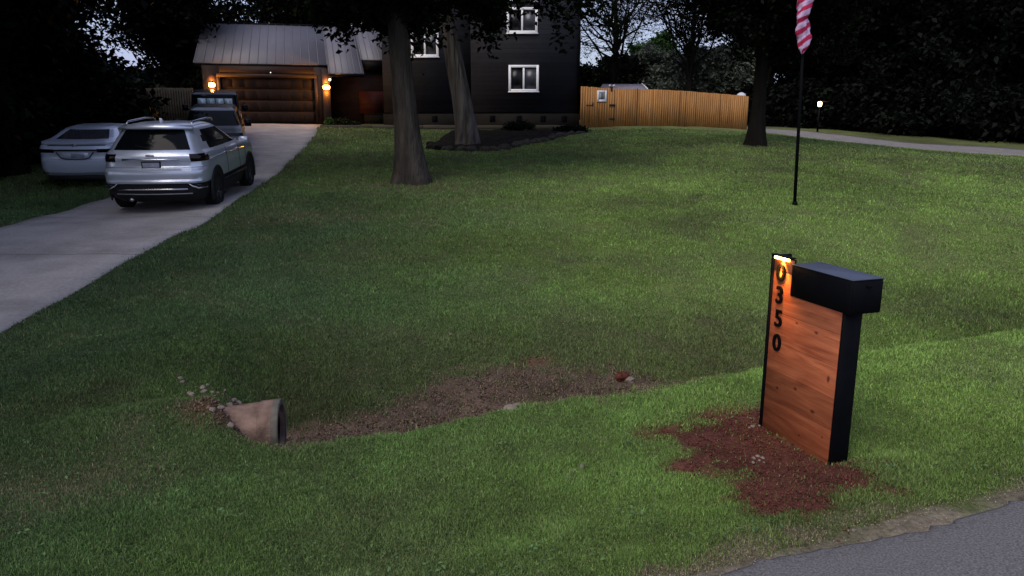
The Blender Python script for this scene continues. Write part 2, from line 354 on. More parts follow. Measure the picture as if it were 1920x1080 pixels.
class MB:
    def __init__(s): s.v = []; s.f = []
    def add(s, vs, fs):
        b = len(s.v); s.v += [tuple(p) for p in vs]; s.f += [[i + b for i in f] for f in fs]; return s
    def box(s, c, e, ax=None, bev=0.0):
        """box centred c, half extents e, axes ax (3 vectors); bev = chamfer"""
        ax = ax or (Vector((1, 0, 0)), Vector((0, 1, 0)), Vector((0, 0, 1)))
        c = Vector(c)
        if bev <= 0:
            vs = [c + ax[0] * e[0] * i + ax[1] * e[1] * j + ax[2] * e[2] * k for i in (-1, 1) for j in (-1, 1) for k in (-1, 1)]
            return s.add(vs, [[0, 1, 3, 2], [4, 6, 7, 5], [0, 4, 5, 1], [2, 3, 7, 6], [0, 2, 6, 4], [1, 5, 7, 3]])
        vs = []; idx = {}
        for i in (-1, 1):
            for j in (-1, 1):
                for k in (-1, 1):
                    for a in range(3):
                        q = [i * e[0], j * e[1], k * e[2]]
                        for b_ in range(3):
                            if b_ != a: q[b_] -= (i, j, k)[b_] * bev
                        idx[(i, j, k, a)] = len(vs); vs.append(c + ax[0] * q[0] + ax[1] * q[1] + ax[2] * q[2])
        fs = []
        for a in range(3):
            o1, o2 = [x for x in range(3) if x != a]
            for sg in (-1, 1):
                ring = []
                for (p, q) in ((-1, -1), (1, -1), (1, 1), (-1, 1)):
                    t = [0, 0, 0]; t[a] = sg; t[o1] = p; t[o2] = q; ring.append(idx[(*t, a)])
                if (sg > 0) == (a == 1): ring.reverse()
                fs.append(ring)
        for a in range(3):
            o1, o2 = [x for x in range(3) if x != a]
            for p in (-1, 1):
                for q in (-1, 1):
                    t1 = [0, 0, 0]; t1[a] = -1; t1[o1] = p; t1[o2] = q; t2 = list(t1); t2[a] = 1
                    fs.append([idx[(*t1, o1)], idx[(*t2, o1)], idx[(*t2, o2)], idx[(*t1, o2)]])
        for i in (-1, 1):
            for j in (-1, 1):
                for k in (-1, 1): fs.append([idx[(i, j, k, 0)], idx[(i, j, k, 1)], idx[(i, j, k, 2)]])
        return s.add(vs, fs)
    def tube(s, pts, rad, n=8, cap=True):
        pts = [Vector(p) for p in pts]; m = len(pts)
        if not hasattr(rad, '__len__'): rad = [rad] * m
        vs = []; up = Vector((.13, .21, .97))
        for i, p in enumerate(pts):
            d = (pts[min(i + 1, m - 1)] - pts[max(i - 1, 0)]).normalized()
            if abs(d.dot(up)) > .97: up = Vector((1, .1, 0))
            a = d.cross(up).normalized(); b = d.cross(a)
            for k in range(n):
                t = 2 * math.pi * k / n; vs.append(p + (a * math.cos(t) + b * math.sin(t)) * rad[i])
        fs = [[i * n + k, i * n + (k + 1) % n, (i + 1) * n + (k + 1) % n, (i + 1) * n + k] for i in range(m - 1) for k in range(n)]
        if cap: fs += [list(range(n)), list(range((m - 1) * n, m * n))]
        return s.add(vs, fs)
    def prism(s, poly, d):
        d = Vector(d); n = len(poly); vs = [Vector(p) for p in poly] + [Vector(p) + d for p in poly]
        return s.add(vs, [list(range(n))[::-1], list(range(n, 2 * n))] + [[i, (i + 1) % n, n + (i + 1) % n, n + i] for i in range(n)])
    def build(s, name, m, parent=None, smooth=False, fix=True, col=None):
        cnt = [len(f) for f in s.f]; idx = [i for f in s.f for i in f]
        o = link_mesh(name, s.v, cnt, idx, m, parent, smooth, col)
        if fix:
            import bmesh
            bm = bmesh.new(); bm.from_mesh(o.data); bmesh.ops.recalc_face_normals(bm, faces=bm.faces); bm.to_mesh(o.data); bm.free()
        return o

def tag(o, label=None, cat=None, group=None, kind=None):
    if label: o['label'] = label
    if cat: o['category'] = cat
    if group: o['group'] = group
    if kind: o['kind'] = kind
    return o

def empty(name, loc, rz=0.0, label=None, cat=None, group=None, rx=0.0, scale=1.0):
    o = bpy.data.objects.new(name, None); COL.objects.link(o)
    o.location = loc; o.rotation_euler = (rx, 0, rz); o.empty_display_size = .2
    o.scale = (scale,) * 3
    ROOT[o.name] = Matrix.LocRotScale(Vector(loc), o.rotation_euler.to_quaternion(), Vector((scale,) * 3)).inverted()
    tag(o, label, cat, group); return o

def local_empty(*a, **k):
    """an Empty whose parts are given directly in its own coordinates"""
    o = empty(*a, **k); ROOT[o.name] = Matrix.Identity(4); return o

def copy_tree(o, parent=None):
    c = o.copy(); COL.objects.link(c); c.parent = parent
    for ch in list(o.children): copy_tree(ch, c)
    return c

# ------------------------------------------------------------------ ground colours
def poly_mask(x, y, poly, soft):
    """signed soft mask of a polygon on the ground"""
    x = np.asarray(x, float); y = np.asarray(y, float)
    inside = np.zeros(x.shape, bool); n_ = len(poly); best = np.full(x.shape, 1e9)
    for i in range(n_):
        x1, y1 = poly[i]; x2, y2 = poly[(i + 1) % n_]
        c = ((y1 > y) != (y2 > y)) & (x < (x2 - x1) * (y - y1) / (y2 - y1 + 1e-12) + x1); inside ^= c
        dx, dy = x2 - x1, y2 - y1; u = np.clip(((x - x1) * dx + (y - y1) * dy) / (dx * dx + dy * dy + 1e-12), 0, 1)
        best = np.minimum(best, np.hypot(x - x1 - u * dx, y - y1 - u * dy))
    return np.where(inside, best, -best) / soft

def gp(px, py, z):
    s_ = slope(py); Y = (z - CZ) / s_; p = P(px, py, Y); return (p.x, p.y)

MULCH = [gp(*a, -.13) for a in [(1235, 790), (1300, 765), (1350, 757), (1425, 757), (1450, 800), (1560, 850), (1640, 872), (1655, 905), (1600, 950), (1560, 985), (1500, 992),
                                (1440, 962), (1390, 925), (1395, 880), (1310, 855), (1280, 825)]]
DITCH = [to_xy(s_, t_) for s_, t_ in [(.15, 4.6), (.9, 4.58), (1.9, 4.58), (2.6, 4.6), (3.4, 4.65), (4.1, 4.9), (4.2, 5.7), (3.9, 6.15), (3.2, 6.3), (2.5, 6.6), (1.9, 6.5), (1.3, 6.15), (.8, 5.95), (.1, 5.8)]]

def masks(x, y):
    s, t = to_st(x, y)
    nz = fbm(x * 3, y * 3, 41, 4) - .5; nf = fbm(x * 9, y * 9, 43, 3) - .5
    mul = np.clip(poly_mask(x, y, MULCH, .26) + nz * 2.0 + nf * 1.3 + .72, 0, 1)
    dit = np.clip(poly_mask(x, y, DITCH, .28) + nz * 1.6 + nf * 1.2 + .5, 0, 1)
    soil = np.clip(1.15 - np.hypot((s + .02) / .36, (t - 5.05) / .42) + nz * 1.6, 0, 1) * 1.0
    dit2 = np.clip(1.1 - np.hypot((s - 2.95) / .35, (t - 6.6) / .12) + nz * 1.2, 0, 1) * .8
    sc = np.clip(1.0 - np.hypot((x + 3.0) / 2.6, (y - 13.6) / .9) + nz * 1.6, 0, 1) * .45
    sc2 = np.clip(1.0 - np.hypot((x + 2.2) / 1.6, (y - 17.6) / 1.0) + nz * 1.6, 0, 1) * .8
    verge = (1 - sst(2.14, 2.36, t + nz * .5 + nf * .3)) * sst(1.2, 2.0, t)
    verge2 = np.clip(.9 - np.hypot((s + .9) / 1.1, (t - 4.35) / .6) + nz * 2.0, 0, 1) * .5
    return mul, dit, np.maximum(soil, dit2), np.maximum(sc, sc2), verge, verge2, nz, nf

def grass_field(x, y):
    """turf tones (lush, olive, blue green, brownish), shade painted in at left and ditch"""
    g1 = fbm(x * .35, y * .35, 71, 4); g2 = fbm(x * 1.3, y * 1.3, 73, 3)
    g3 = fbm(x * 4.5, y * 4.5, 79, 2)
    lush = np.array([.150, .240, .056]); left_shade = np.array([.070, .126, .046]); oliv = np.array([.112, .140, .058])
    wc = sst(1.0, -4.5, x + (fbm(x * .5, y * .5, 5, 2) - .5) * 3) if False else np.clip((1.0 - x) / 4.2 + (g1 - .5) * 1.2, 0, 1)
    wc = wc * (1 - .6 * sst(12, 22, y))  # left of the lawn darkened in colour, standing in for tree shade
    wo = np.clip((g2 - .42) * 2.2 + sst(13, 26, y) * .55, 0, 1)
    c = lush[None] * (1 - wc[:, None]) + left_shade[None] * wc[:, None]
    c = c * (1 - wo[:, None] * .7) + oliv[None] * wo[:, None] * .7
    s_, t_ = to_st(x, y)
    hol_shade = sst(.0, .8, s_) * (1 - sst(4.5, 7.5, s_)) * sst(5.0, 5.6, t_) * (1 - sst(6.6, 8.4, t_)); hol_shade = np.clip(hol_shade * (.6 + .9 * g2), 0, 1)  # shade on the far ditch bank, painted into the turf as darker olive
    c = c * (1 - hol_shade[:, None] * .62) + np.array([.075, .080, .036])[None] * hol_shade[:, None] * .62
    lip = sst(2.6, 3.2, t_) * (1 - sst(4.5, 4.9, t_)) * sst(-1.5, 1.5, s_); c = c * (1 + .08 * lip[:, None])
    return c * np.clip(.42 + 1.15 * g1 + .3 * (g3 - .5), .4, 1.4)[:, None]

SOIL_D = np.array([.092, .062, .046]); MULC = np.array([.082, .029, .021]); VERG = np.array([.17, .143, .105]); DRY = np.array([.16, .125, .075])
def ground_col(x, y):
    mul, dit, soil, sc, verge, v2, nz, nf = masks(x, y)
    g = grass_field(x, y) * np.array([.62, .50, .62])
    def mixc(a, b, w): return a * (1 - w[:, None]) + b * w[:, None]
    g = mixc(g, DRY * .8, np.clip(v2, 0, 1)); g = mixc(g, DRY * .7, sc)
    ds = SOIL_D * (1 + nz * 1.0)[:, None] + np.array([.10, .07, .055]) * np.clip((fbm(x * 5, y * 5, 91, 3) - .60) * 3, 0, 1)[:, None]
    g = mixc(g, ds, dit); g = mixc(g, np.array([.11, .05, .032]) * np.ones_like(g), soil)
    ms = MULC * (1 + nz * 1.3)[:, None] + np.array([.02, .01, .008]) * np.clip(nf * 4, 0, 1)[:, None]
    g = mixc(g, ms, mul); g = mixc(g, VERG * (1 + nf * 1.3)[:, None], verge)
    far = sst(60, 80, y)
    g = mixc(g, np.array([.02, .03, .012]) * np.ones_like(g), far)
    return np.clip(g, .003, 1)

def axis_pts(a, b, step, lo, hi, gr):
    pts = list(np.arange(a, b, step)); d = step; x = pts[0]
    left = []
    while x > lo:
        d *= gr; x -= d; left.append(x)
    d = step; x = pts[-1]; right = []
    while x < hi:
        d *= gr; x += d; right.append(x)
    return np.array(left[::-1] + pts + right)

sa = axis_pts(-3.5, 6, .06, -260, 320, 1.022); ta = axis_pts(1.4, 8.4, .05, -40, 420, 1.020)
gs, gt = np.meshgrid(sa, ta, indexing='ij'); gx, gy = to_xy(gs.ravel(), gt.ravel())
gz = h_ground(gx, gy)
# hide dips: clods in bare soil
mul, dit, soil, sc, verge, v2, nz, nf = masks(gx, gy)
gz = gz + (fbm(gx * 14, gy * 14, 97, 3) - .5) * .035 * np.clip(mul + dit * .9 + soil, 0, 1)
ni, nj = len(sa), len(ta)
ii, jj = np.meshgrid(np.arange(ni - 1), np.arange(nj - 1), indexing='ij'); q = (ii * nj + jj).ravel()
fi = np.stack([q, q + nj, q + nj + 1, q + 1], 1).ravel()
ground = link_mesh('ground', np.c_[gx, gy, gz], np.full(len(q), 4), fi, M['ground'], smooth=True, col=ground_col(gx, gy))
tag(ground, kind='structure')

def strip(name, rows, m, thick=.08):
    """rows: (n, k, 3) surface points; skirts at both long edges"""
    rows = np.array(rows); n_, k, _ = rows.shape
    lo = rows[:, 0].copy(); lo[:, 2] -= thick; hi = rows[:, -1].copy(); hi[:, 2] -= thick
    rows = np.concatenate([lo[:, None], rows, hi[:, None]], 1); k += 2
    q = (np.arange(n_ - 1)[:, None] * k + np.arange(k - 1)[None]).ravel()
    fi = np.stack([q, q + 1, q + k + 1, q + k], 1).ravel()
    o = link_mesh(name, rows.reshape(-1, 3), np.full(len(q), 4), fi, m); tag(o, kind='structure'); return o

# near road
ss_ = np.r_[np.arange(-60, -2, 1.0), np.arange(-2, 7, .05), np.arange(7, 90, 1.0)]
rows = []
for s_ in ss_:
    e = 2.12 + .07 * (1 - ss(1.2, 2.3, s_)) + (float(fbm(np.array([s_ * 2.2]), np.array([1.]), 61, 4)[0]) - .5) * .20 + (float(fbm(np.array([s_ * 11]), np.array([4.]), 63, 2)[0]) - .5) * .07
    ts = np.r_[np.linspace(-5, 1.6, 10), e - .12, e - .03, e]
    rows.append([(*to_xy(s_, t_), .012 * (1 - sst(.5, 2.2, np.float64(t_))) - (.02 if t_ == e else (.006 if i == 11 else 0))) for i, t_ in enumerate(ts)])
strip('road', rows, M['asphalt'], .05)
# driveway slab
rows = []
for y_ in np.r_[np.arange(-.9, 36.6, .25), 36.95]:
    l, r = drive_edges(y_)
    wob = .02 * math.sin(y_ * 3.1) + .03 * (float(fbm(np.array([y_ * 2.]), np.array([0.]), 3, 2)[0]) - .5)
    xs = np.linspace(l + wob, r + wob, 12)
    ys = np.full(12, y_)
    if y_ > 33: ys = y_ + (xs - xs.mean()) * .26 * ss(33, 36.5, y_)
    rows.append(np.c_[xs, ys, h_raw(xs, ys) + .025])
strip('driveway', rows, M['concrete'], .10)
# far side road
rows = []
cum = np.r_[0, np.cumsum(np.hypot(*np.diff(FR, axis=0).T))]
uu = np.arange(0, cum[-1], .8); cx = np.interp(uu, cum, FR[:, 0]); cy = np.interp(uu, cum, FR[:, 1])
for _ in range(6):
    cx[1:-1] = (cx[:-2] + cx[1:-1] * 2 + cx[2:]) / 4; cy[1:-1] = (cy[:-2] + cy[1:-1] * 2 + cy[2:]) / 4
tx, ty = np.gradient(cx), np.gradient(cy); L_ = np.hypot(tx, ty); nx_, ny_ = ty / L_, -tx / L_
for a in range(len(uu)):
    w_ = np.linspace(-FRW, FRW, 7); xs = cx[a] + nx_[a] * w_; ys = cy[a] + ny_[a] * w_
    rows.append(np.c_[xs, ys, h_raw(xs, ys) + .02])
strip('side_road', rows, M['far_asphalt'], .12)

# ------------------------------------------------------------------ grass
def bed_mask(x, y): return poly_mask(x, y, BED, 1.0) > 0
BED = [gp2 for gp2 in [(-2.75, 26.0), (-1.6, 25.0), (-.6, 25.4), (.6, 27.6), (1.9, 30.5), (3.3, 33.5), (3.5, 35.2), (-2.9, 35.2), (-3.0, 29.5)]]
def make_grass(Nn, dmin, dmax, seed, name):
    r = np.random.RandomState(seed)
    d = np.exp(r.uniform(math.log(dmin), math.log(dmax), Nn)); a = r.uniform(-50, 50, Nn) * math.pi / 180
    x = d * np.sin(a); y = d * np.cos(a)
    s, t = to_st(x, y)
    mul, dit, soil, sc, verge, v2, nz, nf = masks(x, y)
    ok = (t > 2.13 + .12 * fbm(s * 3, t * 0, 77, 3)) & ~in_drive(x, y, -.035) & (y < 36.2) & (dist_line(x, y, FR) > FRW + .05) & ~bed_mask(x, y)
    keep = 1 - np.clip(mul * 1.0, 0, .965) ; keep *= 1 - np.clip(dit * 1.1, 0, .90); keep *= 1 - np.clip(soil, 0, .9); keep *= 1 - verge * .42; keep *= 1 - sc * .5; keep *= 1 - v2 * .4
    ok &= r.rand(Nn) < keep
    # keep clear of the pipe
    ok &= ~((s > -.05) & (s < .36) & (np.abs(t - 5.0) < .26))
    x, y, d, s, t = x[ok], y[ok], d[ok], s[ok], t[ok]; mul, dit, verge, sc, v2 = mul[ok], dit[ok], verge[ok], sc[ok], v2[ok]
    m_ = len(x)
    z = h_ground(x, y)
    tuft = fbm(x * 4, y * 4, 131, 3)
    hgt = (.019 + .0013 * d) * r.uniform(.55, 1.35, m_) * (.25 + 1.5 * tuft); hgt = np.minimum(hgt, .085)
    ditchside = np.clip(1 - np.abs(t - 6.0) / 2.2, 0, 1); hgt *= 1 + .45 * ditchside * (s > .2)
    hgt = hgt * (1 - .35 * np.clip(verge + mul, 0, 1))
    wid = np.maximum(.0036, .00085 * d) * r.uniform(.7, 1.3, m_)
    az = r.uniform(0, 2 * math.pi, m_); lean = r.uniform(.1, 1.15, m_); la = r.uniform(0, 2 * math.pi, m_)
    px_, py_ = np.cos(az) * wid / 2, np.sin(az) * wid / 2
    tipx = x + np.cos(la) * np.sin(lean) * hgt; tipy = y + np.sin(la) * np.sin(lean) * hgt; tipz = z + np.cos(lean) * hgt
    mx_ = x + np.cos(la) * np.sin(lean * .45) * hgt * .55; my_ = y + np.sin(la) * np.sin(lean * .45) * hgt * .55; mz_ = z + np.cos(lean * .45) * hgt * .55
    V = np.stack([np.c_[x - px_, y - py_, z - .006], np.c_[x + px_, y + py_, z - .006], np.c_[mx_ + px_ * .8, my_ + py_ * .8, mz_], np.c_[mx_ - px_ * .8, my_ - py_ * .8, mz_], np.c_[tipx, tipy, tipz]], 1).reshape(-1, 3)
    b = np.arange(m_) * 5
    fi = np.stack([b, b + 1, b + 2, b + 3, b + 3, b + 2, b + 4], 1).ravel()
    cnt = np.tile([4, 3], m_)
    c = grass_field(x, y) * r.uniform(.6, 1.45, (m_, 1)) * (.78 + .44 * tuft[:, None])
    hue = r.rand(m_)
    dry = (hue > .982) | (r.rand(m_) < verge * .75) | (r.rand(m_) < v2 * .55) | (r.rand(m_) < sc * .4) | (r.rand(m_) < dit * .45)
    c[dry] = np.array([.26, .22, .13]) * r.uniform(.45, 1.3, (dry.sum(), 1))
    br = (hue < .08) & ~dry; c[br] *= np.array([1.5, 1.6, 1.3])
    mm = r.rand(m_) < mul * .5; c[mm] = c[mm] * .6 + np.array([.05, .02, .01])
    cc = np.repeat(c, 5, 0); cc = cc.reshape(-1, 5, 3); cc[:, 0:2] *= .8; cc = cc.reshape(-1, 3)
    o = link_mesh(name, V, cnt, fi, M['grass'], col=np.clip(cc, 0, 1)); tag(o, kind='stuff')
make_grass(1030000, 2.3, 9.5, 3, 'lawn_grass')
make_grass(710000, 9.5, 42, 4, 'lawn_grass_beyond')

def weeds():
    r = np.random.RandomState(8); cs = []
    for k in range(260):
        d = math.exp(r.uniform(math.log(2.6), math.log(13))); a = r.uniform(-.7, .7); x, y = d * math.sin(a), d * math.cos(a)
        s_, t_ = to_st(x, y)
        if t_ < 2.35 or in_drive(x, y, .1): continue
        m_ = r.randint(3, 16); xx = x + r.normal(size=m_) * .05; yy = y + r.normal(size=m_) * .05; cs.append(np.c_[xx, yy, h_ground(xx, yy) + .014 + r.rand(m_) * .018])
    cen = np.concatenate(cs); lv = leaves_mesh(r, cen, .019, flat=1.2); c = np.array([.075, .135, .048])[None] * r.uniform(.5, 1.8, (len(cen), 1))
    tag(link_mesh('lawn_weeds', lv, np.full(len(cen), 4), np.arange(len(cen) * 4), M['grass'], col=np.repeat(c, 4, 0)), kind='stuff')
# ------------------------------------------------------------------ trees
def rand_unit(r, n_):
    v = r.normal(size=(n_, 3)); return v / np.linalg.norm(v, axis=1, keepdims=True)

def leaves_mesh(r, cen, size, flat=.35):
    """diamond leaves at cen (n,3)"""
    n_ = len(cen); nrm = rand_unit(r, n_); nrm[:, 2] = np.abs(nrm[:, 2]) + flat; nrm /= np.linalg.norm(nrm, axis=1, keepdims=True)
    a = rand_unit(r, n_); a -= (a * nrm).sum(1, keepdims=True) * nrm; a /= np.linalg.norm(a, axis=1, keepdims=True) + 1e-9
    b = np.cross(nrm, a); sz = size * r.uniform(.6, 1.35, (n_, 1))
    fold = nrm * sz * .18
    V = np.stack([cen - a * sz * .6, cen + b * sz * .33 + fold, cen + a * sz * .6, cen - b * sz * .33 + fold], 1).reshape(-1, 3)
    return V

weeds()
def gen_tree(r, base, hgt, tr, crown_c, crown_r, limbs=16, subs=7, leaves=30, leaf=.12, lean=(0, 0), droop=.0, flare=1.5, split=.35, clump=.55, trunk_n=14, low_cut=-1e9, twig=True, gnarl=1.0):
    """returns trunk MB, leaf vertex array, leaf colour factor"""
    base = Vector(base); mb = MB()
    top = base + Vector((lean[0], lean[1], hgt))
    pts = []; rad = []; K_ = 14
    ph = r.uniform(0, 6.28)
    for i in range(K_ + 1):
        u = i / K_; w = math.sin(u * 3.1 + ph) * .012 * hgt * gnarl * u
        pts.append(base.lerp(top, u) + Vector((w, w * .6, -.15 if i == 0 else 0)))
        fl = 1 + (flare - 1) * math.exp(-u * hgt / .55) 
        rad.append(tr * fl * (1 - .72 * u))
    # trunk with root flare lobes
    n_ = trunk_n; vs = []; lob = [r.uniform(.75, 1.3) for _ in range(n_)]
    for _ in range(1 if n_ < 16 else 3): lob = [(lob[i - 2] + lob[i - 1] + lob[i]) / 3 for i in range(n_)]
    if n_ > 15: lob = [1 + (l_ - 1) * 2.4 for l_ in lob]
    sub = []
    SUBK = 10 if n_ > 15 else 3
    ki, ii_ = np.meshgrid(np.arange(n_), np.arange(K_ * SUBK + 1)); th = ki * 2 * math.pi / n_
    ridge = 1 + (fbm(np.cos(th) * 5 + 9 + ii_ / SUBK * .12, np.sin(th) * 5 + 9 + ii_ / SUBK * .20, int(r.randint(1, 99)), 3) - .5) * .22 * gnarl if n_ > 15 else np.ones(ki.shape)
    lob = [1 + (l_ - 1) for l_ in lob]
    for i in range(K_ * SUBK + 1):
        u = i / (K_ * SUBK); j = min(int(u * K_), K_ - 1); f_ = u * K_ - j
        p = pts[j].lerp(pts[j + 1], f_); fl = math.exp(-u * hgt / .5)
        rr = tr * (1 + (flare - 1) * fl) * (1 - .72 * u)
        for k in range(n_):
            t = 2 * math.pi * k / n_
            q_ = rr * (1 + (lob[k] - 1) * (.12 + .9 * fl) * gnarl) * ridge[i, k]
            vs.append(p + Vector((math.cos(t) * q_, math.sin(t) * q_, 0)))
    m_ = K_ * SUBK + 1
    mb.add(vs, [[i * n_ + k, i * n_ + (k + 1) % n_, (i + 1) * n_ + (k + 1) % n_, (i + 1) * n_ + k] for i in range(m_ - 1) for k in range(n_)])
    cc = np.array(crown_c, float); cr = np.array(crown_r, float); cen = []
    sh = []
    for l in range(limbs):
        d = rand_unit(r, 1)[0]; rr = r.uniform(.35, .95) ** .6
        e = cc + d * cr * rr
        if e[2] < low_cut: e[2] = low_cut + r.uniform(0, .4)
        e = Vector(e)
        u0 = split + (1 - split) * r.uniform(0, .8)
        j = min(int(u0 * K_), K_ - 1); p0 = pts[j].lerp(pts[j + 1], u0 * K_ - j)
        r0 = tr * (1 - .72 * u0) * r.uniform(.30, .5)
        L = (e - p0).length; midp = p0.lerp(e, .5) + Vector((r.normal() * .06 * L, r.normal() * .06 * L, abs(r.normal()) * .10 * L + .06 * L))
        lp = []; K2 = 7
        for i in range(K2 + 1):
            u = i / K2; q_ = p0 * (1 - u) ** 2 + midp * 2 * u * (1 - u) + e * u * u
            lp.append(q_ + Vector(r.normal(size=3)) * .018 * L * (0 < i < K2))
        mb.tube(lp, [r0 * (1 - .85 * i / K2) for i in range(K2 + 1)], 6, cap=False)
        for s_ in range(subs):
            i0 = r.randint(2, K2 + 1); q0 = lp[i0]
            d = Vector(rand_unit(r, 1)[0]) ; d.z = d.z * .6 - droop
            ll = float(np.mean(cr)) * r.uniform(.18, .42)
            q1 = q0 + d * ll
            if q1.z < low_cut: q1.z = low_cut + r.uniform(-.2, .3)
            qm = q0.lerp(q1, .5) + Vector(r.normal(size=3)) * ll * .12
            mb.tube([q0, qm, q1], [r0 * .3 * (1 - .1 * i0), r0 * .2, .006], 4, cap=False)
            shade = r.rand()
            if twig:
                for w in range(3):
                    f_ = r.uniform(.4, 1); a0 = q0.lerp(q1, f_); a1 = a0 + Vector(rand_unit(r, 1)[0]) * ll * .45 + Vector((0, 0, -droop * ll * .4))
                    mb.tube([a0, a0.lerp(a1, .5) + Vector(r.normal(size=3)) * .05, a1], [.012, .009, .004], 3, cap=False)
                    if leaves:
                        k = leaves // 4; u = r.rand(k, 1) * 1.1
                        cen.append(np.array(a0) * (1 - u) + np.array(a1) * u + r.normal(size=(k, 3)) * clump * .33); sh += [shade] * k
            if leaves:
                k = leaves // 2; u = r.rand(k, 1) * .8 + .3
                cen.append(np.array(q0) * (1 - u) + np.array(q1) * u + r.normal(size=(k, 3)) * clump * np.array([.55, .55, .35])); sh += [shade] * k
    if cen:
        cen = np.concatenate(cen); lv = leaves_mesh(r, cen, leaf)
        shf = np.clip(np.array(sh) * .6 + r.rand(len(sh)) * .5 - .05, 0, 1)
    else: lv = np.zeros((0, 3)); shf = np.zeros(0)
    return mb, lv, shf

def make_tree(name, label, cat, seed, base, hgt, tr, crown_c, crown_r, leafm, barkm, group=None, **k):
    r = np.random.RandomState(seed)
    root = empty(name, base, 0, label, cat, group)
    mb, lv, shf = gen_tree(r, base, hgt, tr, crown_c, crown_r, **k)
    mb.build('trunk', barkm, root, smooth=True, fix=False)
    if len(lv):
        nq = len(lv) // 4
        c = np.repeat(shf, 4)[:, None] * np.ones((1, 3))
        link_mesh('crown', lv, np.full(nq, 4), np.arange(nq * 4), leafm, root, col=c)
    return root

def G(x, y, dz=0): return (x, y, H(x, y) + dz)

p = P(773, 342, 18); b1 = G(p.x, p.y)
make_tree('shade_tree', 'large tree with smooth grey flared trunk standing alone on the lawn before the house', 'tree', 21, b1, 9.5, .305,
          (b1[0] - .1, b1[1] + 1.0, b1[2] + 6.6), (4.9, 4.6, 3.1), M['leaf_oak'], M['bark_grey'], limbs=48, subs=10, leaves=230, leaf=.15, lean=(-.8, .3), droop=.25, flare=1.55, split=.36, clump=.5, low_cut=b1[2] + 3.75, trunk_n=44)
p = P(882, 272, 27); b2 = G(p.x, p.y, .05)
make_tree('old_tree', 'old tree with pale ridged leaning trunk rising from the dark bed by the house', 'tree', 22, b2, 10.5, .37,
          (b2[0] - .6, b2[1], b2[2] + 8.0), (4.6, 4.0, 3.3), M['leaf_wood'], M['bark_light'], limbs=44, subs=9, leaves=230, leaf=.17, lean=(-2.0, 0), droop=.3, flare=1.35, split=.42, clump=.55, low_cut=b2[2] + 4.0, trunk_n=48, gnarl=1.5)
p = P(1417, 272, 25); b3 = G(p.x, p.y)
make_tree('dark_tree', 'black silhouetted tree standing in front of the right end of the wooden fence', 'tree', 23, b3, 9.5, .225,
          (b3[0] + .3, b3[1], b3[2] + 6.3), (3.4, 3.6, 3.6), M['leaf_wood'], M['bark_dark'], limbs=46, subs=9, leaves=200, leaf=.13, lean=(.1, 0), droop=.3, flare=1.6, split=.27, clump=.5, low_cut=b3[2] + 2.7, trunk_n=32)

# trees behind the house corner and the fence
def bg_tree(px, Y, top_py, wid, bot_py, name, label, leafm, barkm, seed, **k):
    x = P(px, 230, Y).x; b = G(x, Y); topz = P(px, top_py, Y).z; botz = P(px, bot_py, Y).z
    c = (x, Y, (topz + botz) / 2); rr = (wid / 2, wid / 2, (topz - botz) / 2)
    a = dict(limbs=26, subs=8, leaves=50, leaf=.28, clump=.6, droop=.1, split=.3)
    a.update(k)
    return make_tree(name, label, 'tree', seed, b, topz - b[2] - (topz - botz) * .15, .24, c, rr, leafm, barkm, **a)
bg_tree(1150, 50, -150, 15, 130, 'bare_tree', 'thinly leaved tree with a net of dark twigs against the sky beside the house', M['leaf_wood'], M['bark_dark'], 31, limbs=46, subs=9, leaves=5, leaf=.15, droop=.05, split=.15, clump=.7)
bg_tree(1290, 56, -190, 13, 90, 'open_tree', 'thinly leaved dark tree right of the sky gap behind the fence', M['leaf_wood'], M['bark_dark'], 32, limbs=45, subs=10, leaves=14, leaf=.18, droop=.15, split=.15, clump=.6)
bg_tree(1290, 60, 82, 5.4, 190, 'willow_tree', 'pale grey-green rounded tree behind the middle of the fence', M['leaf_grey'], M['bark_grey'], 33, leaves=110, limbs=40, droop=.5, leaf=.24)
bg_tree(1213, 62, 85, 3.6, 190, 'willow_tree', 'narrow grey-green tree behind the shed roof', M['leaf_grey'], M['bark_grey'], 34, leaves=90, limbs=30, droop=.5, leaf=.24)
bg_tree(1365, 58, 55, 5.2, 190, 'willow_tree', 'dim grey tree rising behind the right end of the fence', M['leaf_grey'], M['bark_grey'], 35, leaves=110, limbs=40, droop=.4, leaf=.24)
bg_tree(1232, 68, 62, 4.6, 140, 'maple_tree', 'bright green treetop peeking over the grey-green trees below the sky gap', M['leaf_bright'], M['bark_grey'], 36, leaves=80, limbs=30, leaf=.3)
bg_tree(1130, 62, 105, 8, 200, 'dark_bush_tree', 'low dark bushy tree behind the gate beside the house', M['leaf_wood'], M['bark_dark'], 37, leaves=90, limbs=36, leaf=.3)

